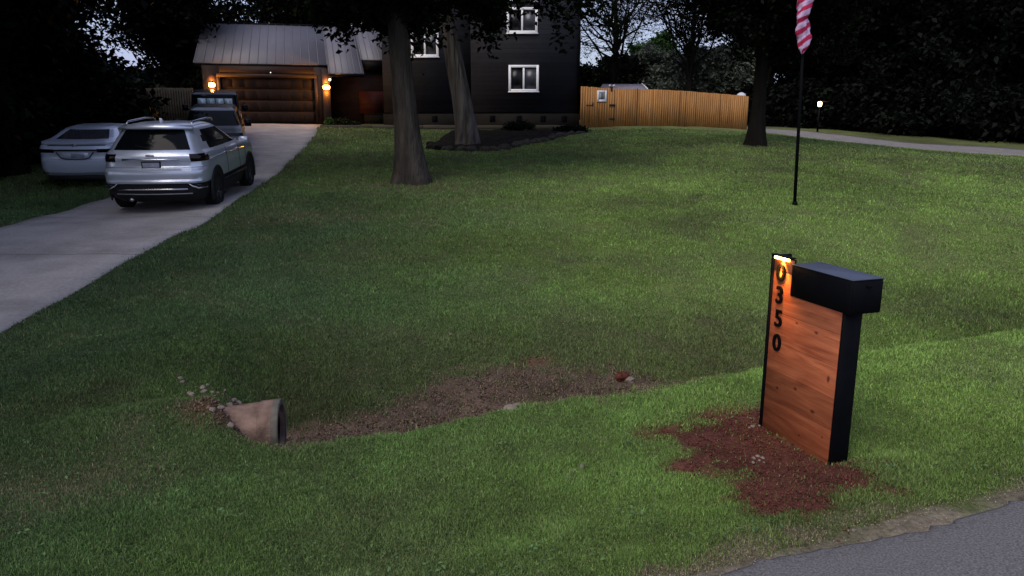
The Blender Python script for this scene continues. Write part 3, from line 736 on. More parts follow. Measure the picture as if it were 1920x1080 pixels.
def woodland(name, spots, seed, leafm, leafsize, leaves, limbs=26, subs=7, label=None):
    r = np.random.RandomState(seed); VT = []; FT = []; off = 0; LV = []; LS = []
    mbs = MB()
    for (x, y, hh, wd, low) in spots:
        b = G(x, y)
        mb, lv, shf = gen_tree(r, b, hh * .85, .2 + hh * .012, (x, y, b[2] + low + (hh - low) / 2), (wd / 2, wd / 2, (hh - low) / 2), limbs=limbs, subs=subs, leaves=leaves, leaf=leafsize, droop=.15, split=.12, clump=.8, trunk_n=8, twig=False)
        mbs.add(mb.v, mb.f); LV.append(lv); LS.append(shf)
    lv = np.concatenate(LV); sh = np.concatenate(LS); nv = len(mbs.v)
    V = np.concatenate([np.array([tuple(q) for q in mbs.v]), lv]); nq = len(lv) // 4
    cnt = np.array([len(f) for f in mbs.f] + [4] * nq); idx = np.concatenate([np.array([i for f in mbs.f for i in f]), np.arange(nq * 4) + nv])
    c = np.zeros((len(V), 3)); c[nv:] = np.repeat(sh, 4)[:, None]
    mi = np.r_[np.zeros(len(mbs.f)), np.ones(nq)]
    o = link_mesh(name, V, cnt, idx, [M['bark_dark'], leafm], col=c, mat_idx=mi); tag(o, kind='stuff'); return o

r_ = np.random.RandomState(55)
spots = []
for (x, y) in [(-15, 19), (-18, 14), (-19, 22), (-16.5, 10), (-22, 17), (-25, 22), (-15.8, 24.5), (-21, 27)]:
    spots.append((x + r_.uniform(-.6, .6), y + r_.uniform(-.6, .6), r_.uniform(12, 16), r_.uniform(7, 9), r_.uniform(.2, .8)))
for (x, y) in [(-13.2, 12.5), (-12.6, 16.5), (-14, 21)]:  # overhanging crowns out of view, added to shade the lawn left of the driveway
    spots.append((x, y, 14, 8.5, 6.0))
for (x, y, w_) in [(-9.8, -1.6, 8.5), (-11.5, 3.5, 8.5), (-11.8, 8.0, 7)]:  # unseen trees beside and behind the camera, added to darken the near left lawn
    spots.append((x, y, 12, w_, 5.2))
for (x, y, h_) in [(-15.9, 17.0, 3.4), (-15.4, 21, 2.6), (-15.9, 24, 2.3), (-16.2, 27.5, 2.0), (-16.6, 31, 1.8), (-15.8, 19.2, 3.0), (-16.9, 14, 4), (-20, 26, 3), (-18.5, 31, 2.2), (-17.8, 21, 4), (-19, 27, 3)]:
    spots.append((x, y, h_ + .6, r_.uniform(3.2, 4.2), -.6))
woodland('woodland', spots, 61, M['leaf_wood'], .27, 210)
spots = []
for (x, y) in [(-20.5, 34), (-17.5, 40), (-24, 38), (-19, 48), (-13.5, 50), (-27, 46), (-26, 31), (-23, 52), (-30, 40)]:
    spots.append((x, y, r_.uniform(11, 15), r_.uniform(7, 9), r_.uniform(1.0, 2.4)))
woodland('woodland_beyond_garage', spots, 65, M['leaf_wood'], .27, 90)
# behind garage, open enough for the sky to show through
woodland('woodland_behind_garage', [(-9, 52, 13, 9, 3), (-3, 56, 15, 9, 3), (-16, 58, 13, 9, 2), (-7, 66, 12, 10, 1), (0, 62, 13, 8, 1)], 62, M['leaf_wood'], .30, 70, limbs=26, subs=7)
spots = []
for (x, y) in [(20, 51.5), (22.5, 48.5), (26, 45.5), (29.5, 42.5), (33.5, 39.5), (38, 36), (43, 32.5), (48.5, 29), (55, 25), (17.5, 55), (24, 54), (29, 50), (34, 46), (40, 42), (47, 37), (54, 32), (23, 62), (30, 57), (37, 52), (46, 46), (27, 70)]:
    spots.append((x + 1.5 + r_.uniform(-.5, .5), y + 1.5 + r_.uniform(-.5, .5), r_.uniform(13, 18), r_.uniform(7.5, 9.5), r_.uniform(.1, .6)))
for (x, y) in [(16.5, 54.5), (18.5, 51.5), (21, 48.8), (23.5, 46), (26, 43.8), (28.5, 42), (31, 40.2), (33.5, 38.4), (36, 36.6), (38.5, 34.8), (41, 33), (44, 31), (47, 29), (51, 26.5), (22, 53), (27, 49), (32, 45), (37, 41)]:
    spots.append((x + 1.6, y + 1.6, r_.uniform(2.8, 4.4), r_.uniform(4, 5.2), -.8))
woodland('woodland_across_side_road', spots, 63, M['leaf_right'], .34, 170)
spots = [(x, 92 + 8 * math.sin(x * .3), r_.uniform(4.5, 6.5) if -8 < x < 34 else r_.uniform(6, 8.5), 15, -2.5) for x in range(-90, 130, 8)]
woodland('far_woodland', spots, 64, M['leaf_wood'], 1.0, 60)

# ------------------------------------------------------------------ buildings
X1, Y1, Z1 = Vector((1, 0, 0)), Vector((0, 1, 0)), Vector((0, 0, 1))
def axes(deg): a = R(deg); return (Vector((math.cos(a), math.sin(a), 0)), Vector((-math.sin(a), math.cos(a), 0)), Z1.copy())

GA = 15.0; gax = axes(GA); G0 = Vector((-14.5, 36, 0)); GZ = 1.75
def gpt(w, d, z): return G0 + gax[0] * w + gax[1] * d + Vector((0, 0, z))
def gbox(mb, w0, w1, d0, d1, z0, z1, bev=0): return mb.box(gpt((w0 + w1) / 2, (d0 + d1) / 2, (z0 + z1) / 2), ((w1 - w0) / 2, (d1 - d0) / 2, (z1 - z0) / 2), gax, bev)
garage = empty('garage', gpt(2.9, 0, GZ), R(GA), 'brown garage with grey ribbed metal roof and dark door at the driveway top', 'garage')
EV = 4.48; SL = .466
# walls around the door opening (door w .95..5.05)
mb = MB(); gbox(mb, .1, .85, 0, .15, GZ - .3, EV - .12); gbox(mb, 5.15, 5.72, 0, .15, GZ - .3, EV - .12); gbox(mb, .85, 5.15, 0, .15, 3.95, EV - .12)
gbox(mb, .1, .25, .15, 9.6, GZ - .3, EV - .1); mb.prism([gpt(.1, 0, EV - .12), gpt(.1, 9.6, EV - .12), gpt(.1, 5, EV + 5 * SL - .12)], gax[0] * .15)
gbox(mb, 5.72, 8.6, 1.0, 1.15, GZ - .3, EV + .2); gbox(mb, 5.60, 5.72, .15, 1.0, GZ - .3, EV); gbox(mb, .25, 8.6, 9.45, 9.6, GZ - .3, EV - .1)
mb.build('wall', M['garage_wall'], garage)
d = MB()
for k in range(4):
    z0 = GZ + .0 + k * .52; gbox(d, .87, 5.13, .07, .11, z0 + .01, z0 + .51)
    for q in range(8): gbox(d, .95 + q * .52, 1.37 + q * .52, .062, .07, z0 + .08, z0 + .44, .004)
gbox(d, .87, 5.13, .09, .10, GZ, 3.85)
d.build('garage_door', M['garage_door'], garage)
t = MB(); gbox(t, .72, .87, -.025, .06, GZ, 3.98); gbox(t, 5.13, 5.28, -.025, .06, GZ, 3.98); gbox(t, .72, 5.28, -.03, .06, 3.84, 4.0); t.build('door_frame', M['brown_trim'], garage)
# metal roof: sheet with ribs
def roof_strip(mb, w0, w1, dlow, dtop, rib=.40, th=.05):
    n_ = Vector(gax[1] * -SL + Z1).normalized()
    a = gpt(w0, dlow, EV + dlow * SL); b = gpt(w1, dlow, EV + dlow * SL); c = gpt(w1, dtop, EV + dtop * SL); d_ = gpt(w0, dtop, EV + dtop * SL)
    mb.prism([a, b, c, d_], -n_ * th)
    sl = (d_ - a).normalized(); ln = (d_ - a).length
    k = 0; w = w0 + .03
    while w < w1:
        p0 = gpt(w, dlow, EV + dlow * SL); big = (k % 1 == 0)
        mb.box(p0 + sl * ln / 2 + n_ * .012, (.016, ln / 2, .014), (gax[0], sl, n_)); w += rib; k += 1
rf = MB(); roof_strip(rf, -.25, 5.80, -.0, 5.0); roof_strip(rf, 5.80, 7.45, -.94, 5.0, .30); roof_strip(rf, 7.45, 8.9, .73, 5.0, .30)
a = gpt(-.25, 5, EV + 5 * SL); b = gpt(8.9, 5, EV + 5 * SL); c = gpt(8.9, 10, EV); d_ = gpt(-.25, 10, EV); rf.prism([a, b, c, d_], (0, 0, -.05))
rf.build('roof', M['roof'], garage)
f = MB(); gbox(f, -.25, 5.8, .015, .05, EV - .17, EV - .03); gbox(f, 5.82, 7.43, -.91, -.88, EV - .94 * SL - .17, EV - .94 * SL - .045); gbox(f, 7.45, 8.7, .75, .79, EV + .73 * SL - .5, EV + .73 * SL - .05)
f.tube([gpt(-.25, 5, EV + 5 * SL + .03), gpt(8.9, 5, EV + 5 * SL + .03)], .05, 6)
f.build('fascia', M['black_paint'], garage)
# side gutter post and entry post
mb = MB(); gbox(mb, 5.50, 5.86, -.22, .0, GZ - .2, EV - .2, .01); mb.build('corner_post', M['brown_trim'], garage)
mb = MB(); gbox(mb, 7.30, 8.62, .93, .995, GZ + .42, GZ + 1.55); mb.build('red_panel', M['red_wall'], garage)
mb = MB(); gbox(mb, 7.5, 8.62, .86, .925, GZ - .1, GZ + .42); gbox(mb, 7.45, 8.62, .84, .94, GZ + .42, GZ + .47); mb.build('stem_wall', M['block'], garage)

# wall lanterns
def lantern(pos, label, s=1.0):
    pos = Vector(pos)
    o = empty('wall_lantern', pos, R(GA), label, 'wall lamp', 'lit lamps beside the garage door')
    mb = MB(); mb.box(pos + gax[1] * .02, (.06, .02, .12), gax, .008); mb.tube([pos + gax[1] * .02 + Z1 * .10, pos - gax[1] * .10 + Z1 * .20, pos - gax[1] * .13 + Z1 * .17], .012, 6)
    mb.build('bracket', M['black_paint'], o)
    c = pos - gax[1] * .13
    mb = MB(); r_a = [.075, .085, .085]; 
    mb.tube([c + Z1 * .12, c + Z1 * .17, c + Z1 * .20], [.10, .07, .01], 8); mb.tube([c - Z1 * .14, c - Z1 * .11], [.06, .075], 8)
    for k in range(4):
        a = k * math.pi / 2 + .785; e = Vector((math.cos(a) * .155, math.sin(a) * .155, 0)); mb.tube([c + e - Z1 * .12, c + e * 1.1 + Z1 * .12], .006, 4)
    mb.build('lantern_frame', M['black_paint'], o)
    mb = MB(); mb.tube([c - Z1 * .10, c - Z1 * .05, c + Z1 * .05, c + Z1 * .10], [.09 * s, .15 * s, .15 * s, .09 * s], 16); mb.build('lamp_glass', M['lamp_glow'], o, smooth=True)
    l = bpy.data.lights.new('lantern_light', 'POINT'); l.energy = 24 * s; l.color = (1.0, .42, .08); l.shadow_soft_size = .09
    lo = bpy.data.objects.new('lantern_light', l); COL.objects.link(lo); lo.location = c - gax[1] * .20
    for dz in (-.24, .27):
        l = bpy.data.lights.new('lantern_glow', 'POINT'); l.energy = 26 * s; l.color = (1.0, .38, .05); l.shadow_soft_size = .04
        lo = bpy.data.objects.new('lantern_glow', l); COL.objects.link(lo); lo.location = c + Z1 * dz + gax[1] * .02
    return o
M['lamp_glow'] = emit_mat('lamp_glow', (1.0, .48, .09), 12)
M['white_glow'] = emit_mat('white_glow', (1.0, .82, .6), 6)
lantern(gpt(.50, -.03, GZ + 1.72), 'glowing wall lantern at the left of the garage door, above the parked pickup', .95)
lantern(gpt(5.68, -.25, GZ + 1.66), 'glowing wall lantern on the post at the right of the garage door', 1.1)
c = gpt(5.86, -.30, GZ + 2.02)
o = empty('security_light', c, 0, 'small round white security light just above the right garage lantern', 'light')
mb = MB(); mb.tube([c + Z1 * .02 + gax[1] * .1, c + Z1 * .30 + gax[1] * .1], .02, 6); mb.tube([c + gax[1] * .1, c + gax[1] * .03], [.03, .05], 10); mb.build('bracket', M['brown_trim'], o)
mb = MB(); mb.tube([c + gax[1] * .03, c - gax[1] * .01, c - gax[1] * .03], [.05, .045, .01], 12); mb.build('lamp_glass', M['white_glow'], o, smooth=True)
c = gpt(3.15, -.03, GZ + 2.32)
o = empty('door_sensor', c, 0, 'tiny pale sensor lamp above the middle of the garage door', 'sensor lamp')
mb = MB(); mb.tube([c + gax[1] * .03, c - gax[1] * .01], [.05, .04], 10); mb.build('housing', M['brown_trim'], o)
mb = MB(); mb.tube([c - gax[1] * .01, c - gax[1] * .04], [.025, .012], 8); mb.build('lens', emit_mat('sensor_glow', (.8, .75, .6), 1.2), o)

# main house
HY = 38.0; HXR = P(1085, 230, HY).x; HZ = 1.75
house = empty('house', (-1.5, HY, HZ), 0, 'tall near-black sided house with white framed windows behind the trees', 'house')
xl = P(884, 230, HY).x; xl2 = -6.45; topz = 10.2
mb = MB(); mb.box(((xl + HXR) / 2, HY + 4, (HZ + topz) / 2 + .25), ((HXR - xl) / 2, 4, (topz - HZ) / 2 - .25)); mb.box(((xl2 + xl) / 2 - .005, HY + 4.6, (HZ + topz) / 2 + .25), ((xl - xl2) / 2 - .01, 4, (topz - HZ) / 2 - .25))
mb.build('wall', M['house_wall'], house)
mb = MB(); mb.box(((xl + HXR) / 2, HY - .06, topz - .05), ((HXR - xl) / 2 + .3, .06, .16)); mb.build('fascia', M['white_trim'], house)
mb = MB(); x0, x1 = xl2 - .4, HXR + .4
mb.prism([(x0, HY - .5, topz - .1), (x0, HY + 4.3, topz + 2.4), (x0, HY + 9, topz - .1)], (x1 - x0, 0, 0)); mb.build('roof', M['roof'], house)
zf0, zf1 = P(1000, 229, HY).z - .6, P(1000, 213, HY).z
mb = MB(); mb.box(((xl + HXR) / 2, HY - .03 + 1, (zf0 + zf1) / 2), ((HXR - xl) / 2 + .03, 1.0, (zf1 - zf0) / 2)); mb.box(((xl2 + xl) / 2 - .04, HY + .58 + 1, (zf0 + zf1) / 2), ((xl - xl2) / 2 - .01, 1, (zf1 - zf0) / 2)); mb.build('foundation', M['block'], house)
for px_, yy in [(815, HY + .6), (923, HY), (973, HY), (1018, HY), (1058, HY)]:
    q = P(px_, 222, yy); mb = MB(); q.y = yy - .045
    mb.box((q.x, q.y, q.z), (.13, .02, .14), None, .006); [mb.box((q.x, q.y - .024, q.z - .1 + k * .05), (.11, .006, .012)) for k in range(5)]
    mb.build('foundation_vent', M['black_paint'], house)
def window(cx, cy_face, cz, w, h, parent, split=True, fw=.10):
    fr = MB(); y = cy_face - .03
    fr.box((cx - w / 2 + fw / 2, y, cz), (fw / 2, .05, h / 2), None, .008); fr.box((cx + w / 2 - fw / 2, y, cz), (fw / 2, .05, h / 2), None, .008)
    fr.box((cx, y, cz + h / 2 - fw / 2), (w / 2 - fw, .049, fw / 2), None, .008); fr.box((cx, y, cz - h / 2 + fw / 2), (w / 2 - fw, .049, fw / 2), None, .008)
    if split: fr.box((cx, y + .005, cz), (fw * .38, .040, h / 2 - fw), None, .005)
    fr.box((cx, y - .02, cz - h / 2 - .012), (w / 2 + .03, .05, .022))
    wi = fr.build('window', M['white_trim'], parent)
    pn = MB(); pn.box((cx - w / 4, y + .028, cz), (w / 4 - fw * .3, .008, h / 2 - fw + .02)); pn.build('pane', M['house_glass'], wi)
    pn = MB(); pn.box((cx + w / 4, y + .020, cz), (w / 4 - fw * .3, .008, h / 2 - fw + .02)); pn.build('pane', M['room_glass'], wi)
    return wi
def win_px(x0, y0, x1, y1, Y, parent, fw=.12):
    a = P(x0, y0, Y); b = P(x1, y1, Y); window((a.x + b.x) / 2, Y, (a.z + b.z) / 2, b.x - a.x, a.z - b.z, parent, fw=fw)
win_px(953.5, 122, 1010, 172, HY, house); win_px(950, 14, 1008, 62.5, HY, house); win_px(955, -60, 1010, 2.5, HY, house); win_px(770, 52, 823, 107, HY + .6, house)
mb = MB(); mb.box((HXR - .04, HY - .02, 6.2), (.05, .03, 4.0)); mb.build('corner_trim', M['black_paint'], house)

# timber edging wall in front of the house
wz1 = P(700, 234.5, 35.6).z; mb = MB()
xa, xb = P(600, 236, 35.6).x, P(1088, 236, 35.6).x
k = 0; x = xa
while x < xb - .05:
    L_ = min(2.4, xb - x); 
    for row in range(2): mb.box((x + L_ / 2, 35.6 + .004 * row, wz1 - .09 - row * .185 - .008 * (k % 2)), (L_ / 2 - .008, .10, .09), None, .012)
    mb.box((x + L_ / 2, 35.62, wz1 - .52), (L_ / 2 - .008, .09, .15)); x += L_; k += 1
mb.prism([(xa, 35.55, wz1 - .6), (xa, 35.55, wz1 - .0), (xa - .1, 37.3, wz1 - .0), (xa - .1, 37.3, wz1 - .6)], (.10, 0, 0))
tag(mb.build('retaining_wall', M['timber']), 'low weathered timber edging wall along the front of the house bed', 'retaining wall')
# terrace fill behind the edging wall
q = np.array([(xa + .02, 35.62), (xb - .02, 35.62), (xb - .02, 38.4), (xa - .35, 38.4)]); 
gxx, gyy = np.meshgrid(np.linspace(0, 1, 90), np.linspace(0, 1, 16), indexing='ij')
xx = (xa - .3 * gyy) + (xb - xa + .3 * gyy) * gxx; yy = 35.66 + (39.0 - 35.66) * gyy
zz = wz1 - .04 + (fbm(xx * 3, yy * 3, 9, 3) - .5) * .07
qq = (np.arange(89)[:, None] * 16 + np.arange(15)[None]).ravel(); fi = np.stack([qq, qq + 16, qq + 17, qq + 1], 1).ravel()
tag(link_mesh('terrace_soil', np.stack([xx.ravel(), yy.ravel(), zz.ravel()], 1), np.full(len(qq), 4), fi, M['mulch_dark'], smooth=True), kind='structure')
# dark planting bed around the old tree
def bed():
    xs_ = np.linspace(-3.4, 4.0, 150); ys_ = np.linspace(24.6, 35.5, 190); xx, yy = np.meshgrid(xs_, ys_, indexing='ij')
    m_ = poly_mask(xx.ravel(), yy.ravel(), BED, .35).reshape(xx.shape) + (fbm(xx * 2, yy * 2, 7, 3) - .5) * .6
    zz = h_raw(xx.ravel(), yy.ravel()).reshape(xx.shape) + np.clip(m_, -.3, 1) * .16 - .02 + (fbm(xx * 5, yy * 5, 19, 3) - .5) * .10 * np.clip(m_, 0, 1)
    ok = m_ > -.12; ny = len(ys_)
    ii, jj = np.meshgrid(np.arange(149), np.arange(189), indexing='ij'); kk = ok[:-1, :-1] | ok[1:, 1:]; q_ = (ii * ny + jj)[kk]
    fi = np.stack([q_, q_ + ny, q_ + ny + 1, q_ + 1], 1).ravel()
    tag(link_mesh('planting_bed', np.stack([xx.ravel(), yy.ravel(), zz.ravel()], 1), np.full(len(q_), 4), fi, M['mulch_dark'], smooth=True), kind='structure')
bed()
# edging stones of the bed
r_ = np.random.RandomState(12)
def rock_mesh(r, size, squash=.65):
    import bmesh
    bm = bmesh.new(); bmesh.ops.create_icosphere(bm, subdivisions=2, radius=1)
    o1 = r.uniform(0, 50, 3)
    for v in bm.verts:
        c = v.co; nn = float(fbm(np.array([c.x * 1.3 + o1[0] + c.z]), np.array([c.y * 1.3 + o1[1] - c.z]), 3, 3)[0])
        v.co = c * (.55 + .9 * nn); v.co.z *= squash
        v.co = Vector((v.co.x * size * r_sc[0], v.co.y * size * r_sc[1], v.co.z * size))
    me = bpy.data.meshes.new('rock'); bm.to_mesh(me); bm.free(); return me
def rock(name, pos, size, m, label, cat, group=None, sc=(1, .75), rz=None):
    global r_sc; r_sc = sc
    me = rock_mesh(r_, size); me.materials.append(m); o = bpy.data.objects.new(name, me); COL.objects.link(o); me.name = name
    o.location = pos; o.rotation_euler = (r_.uniform(-.2, .2), r_.uniform(-.2, .2), r_.uniform(0, 6.28) if rz is None else rz)
    tag(o, label, cat, group); return o
BE = np.array([(-2.95, 28.2), (-2.75, 26.4), (-2.0, 25.3), (-1.2, 25.0), (-.5, 25.4), (.6, 27.5), (1.8, 30.3), (3.2, 33.2)])
cb = np.r_[0, np.cumsum(np.hypot(*np.diff(BE, axis=0).T))]
for u in np.arange(.1, cb[-1], .42):
    x, y = np.interp(u, cb, BE[:, 0]), np.interp(u, cb, BE[:, 1])
    rock('edging_stone', G(x + r_.uniform(-.06, .06), y, .05), r_.uniform(.13, .25), M['stone_dark'] if u > 2.6 else M['block'], 'dark stone edging the bed around the old tree', 'stone', 'stones edging the dark bed', (1.1, .7))

# shrubs on the terrace
def shrub(name, pos, rad, h, m, label, seed, n_=1400, leaf=.06):
    r = np.random.RandomState(seed); root = empty(name, pos, 0, label, 'plant'); pos = np.array(pos)
    d = rand_unit(r, n_); d[:, 2] = np.abs(d[:, 2]); cen = pos + d * np.array([rad, rad, h]) * (r.rand(n_, 1) ** .4) + r.normal(size=(n_, 3)) * rad * .06
    link_mesh('foliage', leaves_mesh(r, cen, leaf), np.full(n_, 4), np.arange(n_ * 4), m, root, col=np.repeat(r.rand(n_), 4)[:, None] * np.ones((1, 3)))
    mb = MB(); [mb.tube([Vector(pos), Vector(pos) + Vector(d[k]) * rad * .7], [.012, .004], 4) for k in range(7)]; mb.build('stem', M['bark_dark'], root)
q = P(640, 232, 36.4); shrub('low_shrub', (q.x, q.y, wz1 - .03), .55, .34, M['leaf_oak'], 'low green shrub under the right garage lantern', 1, leaf=.09)
q = P(618, 232, 36.2); shrub('low_shrub', (q.x, q.y, wz1 - .03), .28, .40, M['leaf_bright'], 'small yellowish plant at the foot of the garage corner post', 2, n_=700, leaf=.07)
q = P(663, 232, 36.6); shrub('low_shrub', (q.x, q.y, wz1 - .03), .35, .22, M['leaf_oak'], 'smaller low plant right of the shrub under the garage lantern', 3, n_=700, leaf=.08)
q = P(973, 239, 35.0); shrub('spreading_shrub', G(q.x, q.y - .3, .2), .75, .30, M['leaf_wood'], 'dark flat shrub against the timber edging wall below the window', 4, leaf=.09)
q = P(1050, 247, 34.0); shrub('spreading_shrub', G(2.6, 33.6, .1), .85, .25, M['leaf_wood'], 'dark low shrub at the right end of the planting bed', 5, n_=1800, leaf=.09)

# ------------------------------------------------------------------ wooden fence with gate
FA = Vector((P(1088, 230, 37.6).x, 37.6, 0)); FB = Vector((P(1401, 230, 42.5).x, 42.5, 0))
def fz(u): # top and bottom along the fence (0..1) from measured heights
    Y = FA.y + (FB.y - FA.y) * u; px = 960 + (FA.x + (FB.x - FA.x) * u) / Y * (F * CP + 340 * SP)
    top = np.interp(px, [1088, 1150, 1250, 1330, 1401], [161.5, 166.5, 168.5, 174, 180.5]); bot = np.interp(px, [1088, 1200, 1401], [231, 238, 244])
    return P(px, top, Y).z, P(px, bot, Y).z
fd = (FB - FA); FL = fd.length; fdir = fd.normalized(); fn = Vector((fdir.y, -fdir.x, 0))
def boards(u0, u1, name, parent, off=0.0, bw=.14):
    mb = MB(); cols = []; n_ = max(1, int((u1 - u0) * FL / bw)); r = np.random.RandomState(int(u0 * 1000) + 5)
    tone = 1
    for k in range(n_):
        ua = u0 + (u1 - u0) * (k + .008) / n_; ub = u0 + (u1 - u0) * (k + .992) / n_
        ta, ba = fz(ua); tb, bb = fz(ub); j = r.uniform(-.012, .012); o_ = off + r.uniform(0, .004)
        pa = FA + fd * ua + fn * o_; pb = FA + fd * ub + fn * o_
        mb.prism([Vector((pa.x, pa.y, ba - .15)), Vector((pb.x, pb.y, bb - .15)), Vector((pb.x, pb.y, tb + j)), Vector((pa.x, pa.y, ta + j))], -fn * .02)
        if r.rand() < .18: tone = r.uniform(.86, 1.08)
        c = tone * r.uniform(.94, 1.05); cols += [(c, c, c)] * 8
    return mb.build(name, M['fence'], parent, col=np.array(cols))
fence = empty('wooden_fence', (FA.x + fd.x * .55, FA.y + fd.y * .55, 1.6), 0, 'orange-brown solid board fence running right from the house gate towards the dark tree', 'fence')
def upx(px, py=190):
    r = (px - 960) / (F * CP + (540 - py) * SP); return (FA.x - r * FA.y) / (r * fd.y - fd.x)
UG = upx(1152.5)
boards(UG + .002, 1.0, 'board_panel', fence); boards(0, .010, 'board_panel', fence)
for u in (UG + .01, .36, .52, .68, .84, .995):
    t_, b_ = fz(u); c = FA + fd * u - fn * .08; mb = MB(); mb.box((c.x, c.y, (t_ + b_) / 2 - .05), (.045, .045, (t_ - b_) / 2), (fdir, fn, Z1)); mb.build('post', M['fence'], fence, col=np.full((8, 3), .8))
for z_ in (.25, .85):
    mb = MB()
    for a in range(10):
        u0, u1 = UG + (1 - UG) * .1 * a, UG + (1 - UG) * .1 * (a + 1); t0, b0 = fz(u0); t1, b1_ = fz(u1); p0 = FA + fd * u0 - fn * .045; p1 = FA + fd * u1 - fn * .045
        mb.tube([(p0.x, p0.y, b0 + (t0 - b0) * z_), (p1.x, p1.y, b1_ + (t1 - b1_) * z_)], .04, 4)
    mb.build('rail', M['timber'], fence)
mb = MB(); u = upx(1194); t_, b_ = fz(u); c = FA + fd * u + fn * .012; mb.box((c.x, c.y, (t_ + b_) / 2 + .03), (.012, .012, (t_ - b_) / 2 + .02), (fdir, fn, Z1)); mb.build('joint_strip', M['hinge'], fence)
for px_ in (1252, 1275, 1286, 1305, 1350):
    u = upx(px_); t_, b_ = fz(u); c = FA + fd * u + fn * .009; mb = MB(); mb.box((c.x, c.y, (t_ + b_) / 2), (.009, .004, (t_ - b_) / 2 - .03), (fdir, fn, Z1)); mb.build('joint_gap', M['brown_trim'], fence)
gate = empty('gate', (FA.x + fd.x * .12, FA.y + fd.y * .12, 1.6), 0, 'orange-brown board gate with black hinges and a small white framed opening beside the house', 'gate')
boards(.012, UG - .04, 'board_panel', gate, .012); boards(UG - .039, UG, 'board_panel', gate, .006)
def upx(px, py=190):
    r = (px - 960) / (F * CP + (540 - py) * SP); return (FA.x - r * FA.y) / (r * fd.y - fd.x)
def fpx(px, py, off=.03):
    u = upx(px, py); Y = FA.y + fd.y * u; q = P(px, py, Y); return Vector((q.x, q.y, q.z)) + fn * off
fax = (fdir, fn, Z1)
for (x0, x1, y0) in ((1142, 1152, 197), (1142, 1151, 223)):
    a = fpx(x0, y0, .035); b = fpx(x1, y0, .035); mb = MB(); mb.box((a + b) / 2, ((b - a).length / 2, .012, .045), fax, .004); mb.tube([b + Z1 * -.07, b + Z1 * .07], .02, 8); mb.build('hinge', M['hinge'], gate)
a = fpx(1098, 197, .035); b = fpx(1111, 197, .035); mb = MB(); mb.box((a + b) / 2, ((b - a).length / 2, .010, .015), fax); mb.box(b + Z1 * .05, (.02, .012, .08), fax); mb.build('latch', M['hinge'], gate)
for px_ in (1104, 1121, 1150.5):
    a = fpx(px_, 230, .036); b = fpx(px_, 168 if px_ > 1140 else 205, .036); mb = MB(); mb.box((a + b) / 2, (.008, .003, abs(a.z - b.z) / 2), fax); mb.build('joint_gap', M['brown_trim'], gate)
# white framed picture on the gate
a = fpx(1119.5, 169.5, .03); b = fpx(1136.5, 191, .03); c = (a + b) / 2; w, h = (b - a).length * .5, abs(a.z - b.z) / 2
w = abs((b - a).dot(fdir)) / 2
wf = empty('framed_sign', c, 0, 'small white framed plaque hung on the wooden gate', 'plaque')
mb = MB(); 
for sgn in (-1, 1): mb.box(c + fdir * sgn * (w - .05), (.05, .018, h), fax, .004); mb.box(c + Z1 * sgn * (h - .05), (w - .10, .0175, .05), fax, .004)
mb.build('frame', M['white_trim'], wf)
mb = MB(); mb.box(c - fn * .004, (w - .09, .006, h - .09), fax); mb.build('panel', mat('plaque_grey', (.30, .30, .31), .8), wf)
mb = MB()
for (dx, dz, ww, hh) in ((-.035, -.01, .014, h * .45), (.035, -.01, .014, h * .45), (0, h * .42, .06, .014)): mb.box(c + fdir * dx + Z1 * dz + fn * .006, (ww, .004, hh), fax)
mb.build('dark_figure', mat('plaque_dark', (.06, .055, .045), .8), wf)
# twin floodlight on the gate post
c = fpx(1147, 163, -.02)
tl = empty('twin_floodlight', c, 0, 'small pale two-headed floodlight perched on top of the gate', 'floodlight')
mb = MB(); mb.box(c + Z1 * -.10, (.05, .04, .12), fax, .006); mb.build('bracket', M['hinge'], tl)
for sx_ in (-1, 1):
    e = c + fdir * .12 * sx_ + Z1 * .05; mb = MB(); mb.tube([e - fn * .06, e + fn * .02, e + fn * .06], [.03, .055, .065], 10); mb.build('lamp_head', M['far_cover'], tl)
mb = MB(); mb.tube([c - fdir * .12 + Z1 * .03, c + Z1 * -.02, c + fdir * .12 + Z1 * .03], .018, 6); mb.build('arm', M['grey_metal'], tl)
# shed behind the fence
q0 = P(1150, 165, 46); q1 = P(1205, 165, 46)
sh = empty('small_shed', (q1.x, 47, 1.6), 0, 'low shed with pale lilac-grey gabled roof peeping over the fence', 'shed')
za = P(1150, 168, 46).z; zr = P(1150, 157.5, 47.2).z; xr = P(1203, 158, 47.2).x; xe = P(1213, 167, 46).x
mb = MB(); mb.box(((q0.x + xr) / 2 - .3, 47.3, za / 2 + .65), ((xr - q0.x) / 2 + .2, 1.1, (za - 1.2) / 2)); mb.build('wall', M['timber'], sh)
mb = MB(); mb.prism([(q0.x - .8, 46, za - .02), (xe, 46, za - .02), (xr, 47.2, zr), (q0.x - .5, 47.2, zr)], (0, 0, -.06)); mb.prism([(q0.x - .5, 47.2, zr), (xr, 47.2, zr), (xe + .3, 48.6, za - .2), (q0.x - .8, 48.6, za - .2)], (0, 0, -.06))
mb.build('roof', mat('shed_roof', (.30, .25, .27), .8, var=.15, scale=4), sh)
mb = MB(); mb.tube([(xr + .02, 47.2, zr + .02), (xe + .05, 46, za + .02)], .045, 6); mb.tube([(xr + .02, 47.2, zr + .02), (xe + .32, 48.6, za - .15)], .045, 6); mb.build('barge_board', M['white_trim'], sh)
c = P(1390, 177, 46); mb = MB()
mb.tube([c + Vector((0, 0, -.9)), c + Vector((0, 0, -.1)), c + Vector((0, 0, .02)), c + Vector((0, 0, .09)), c + Vector((0, 0, .12))], [.27, .28, .24, .12, .02], 16)
tag(mb.build('grill_cover', M['far_cover'], smooth=True), 'pale rounded cover showing just above the right end of the fence', 'cover')

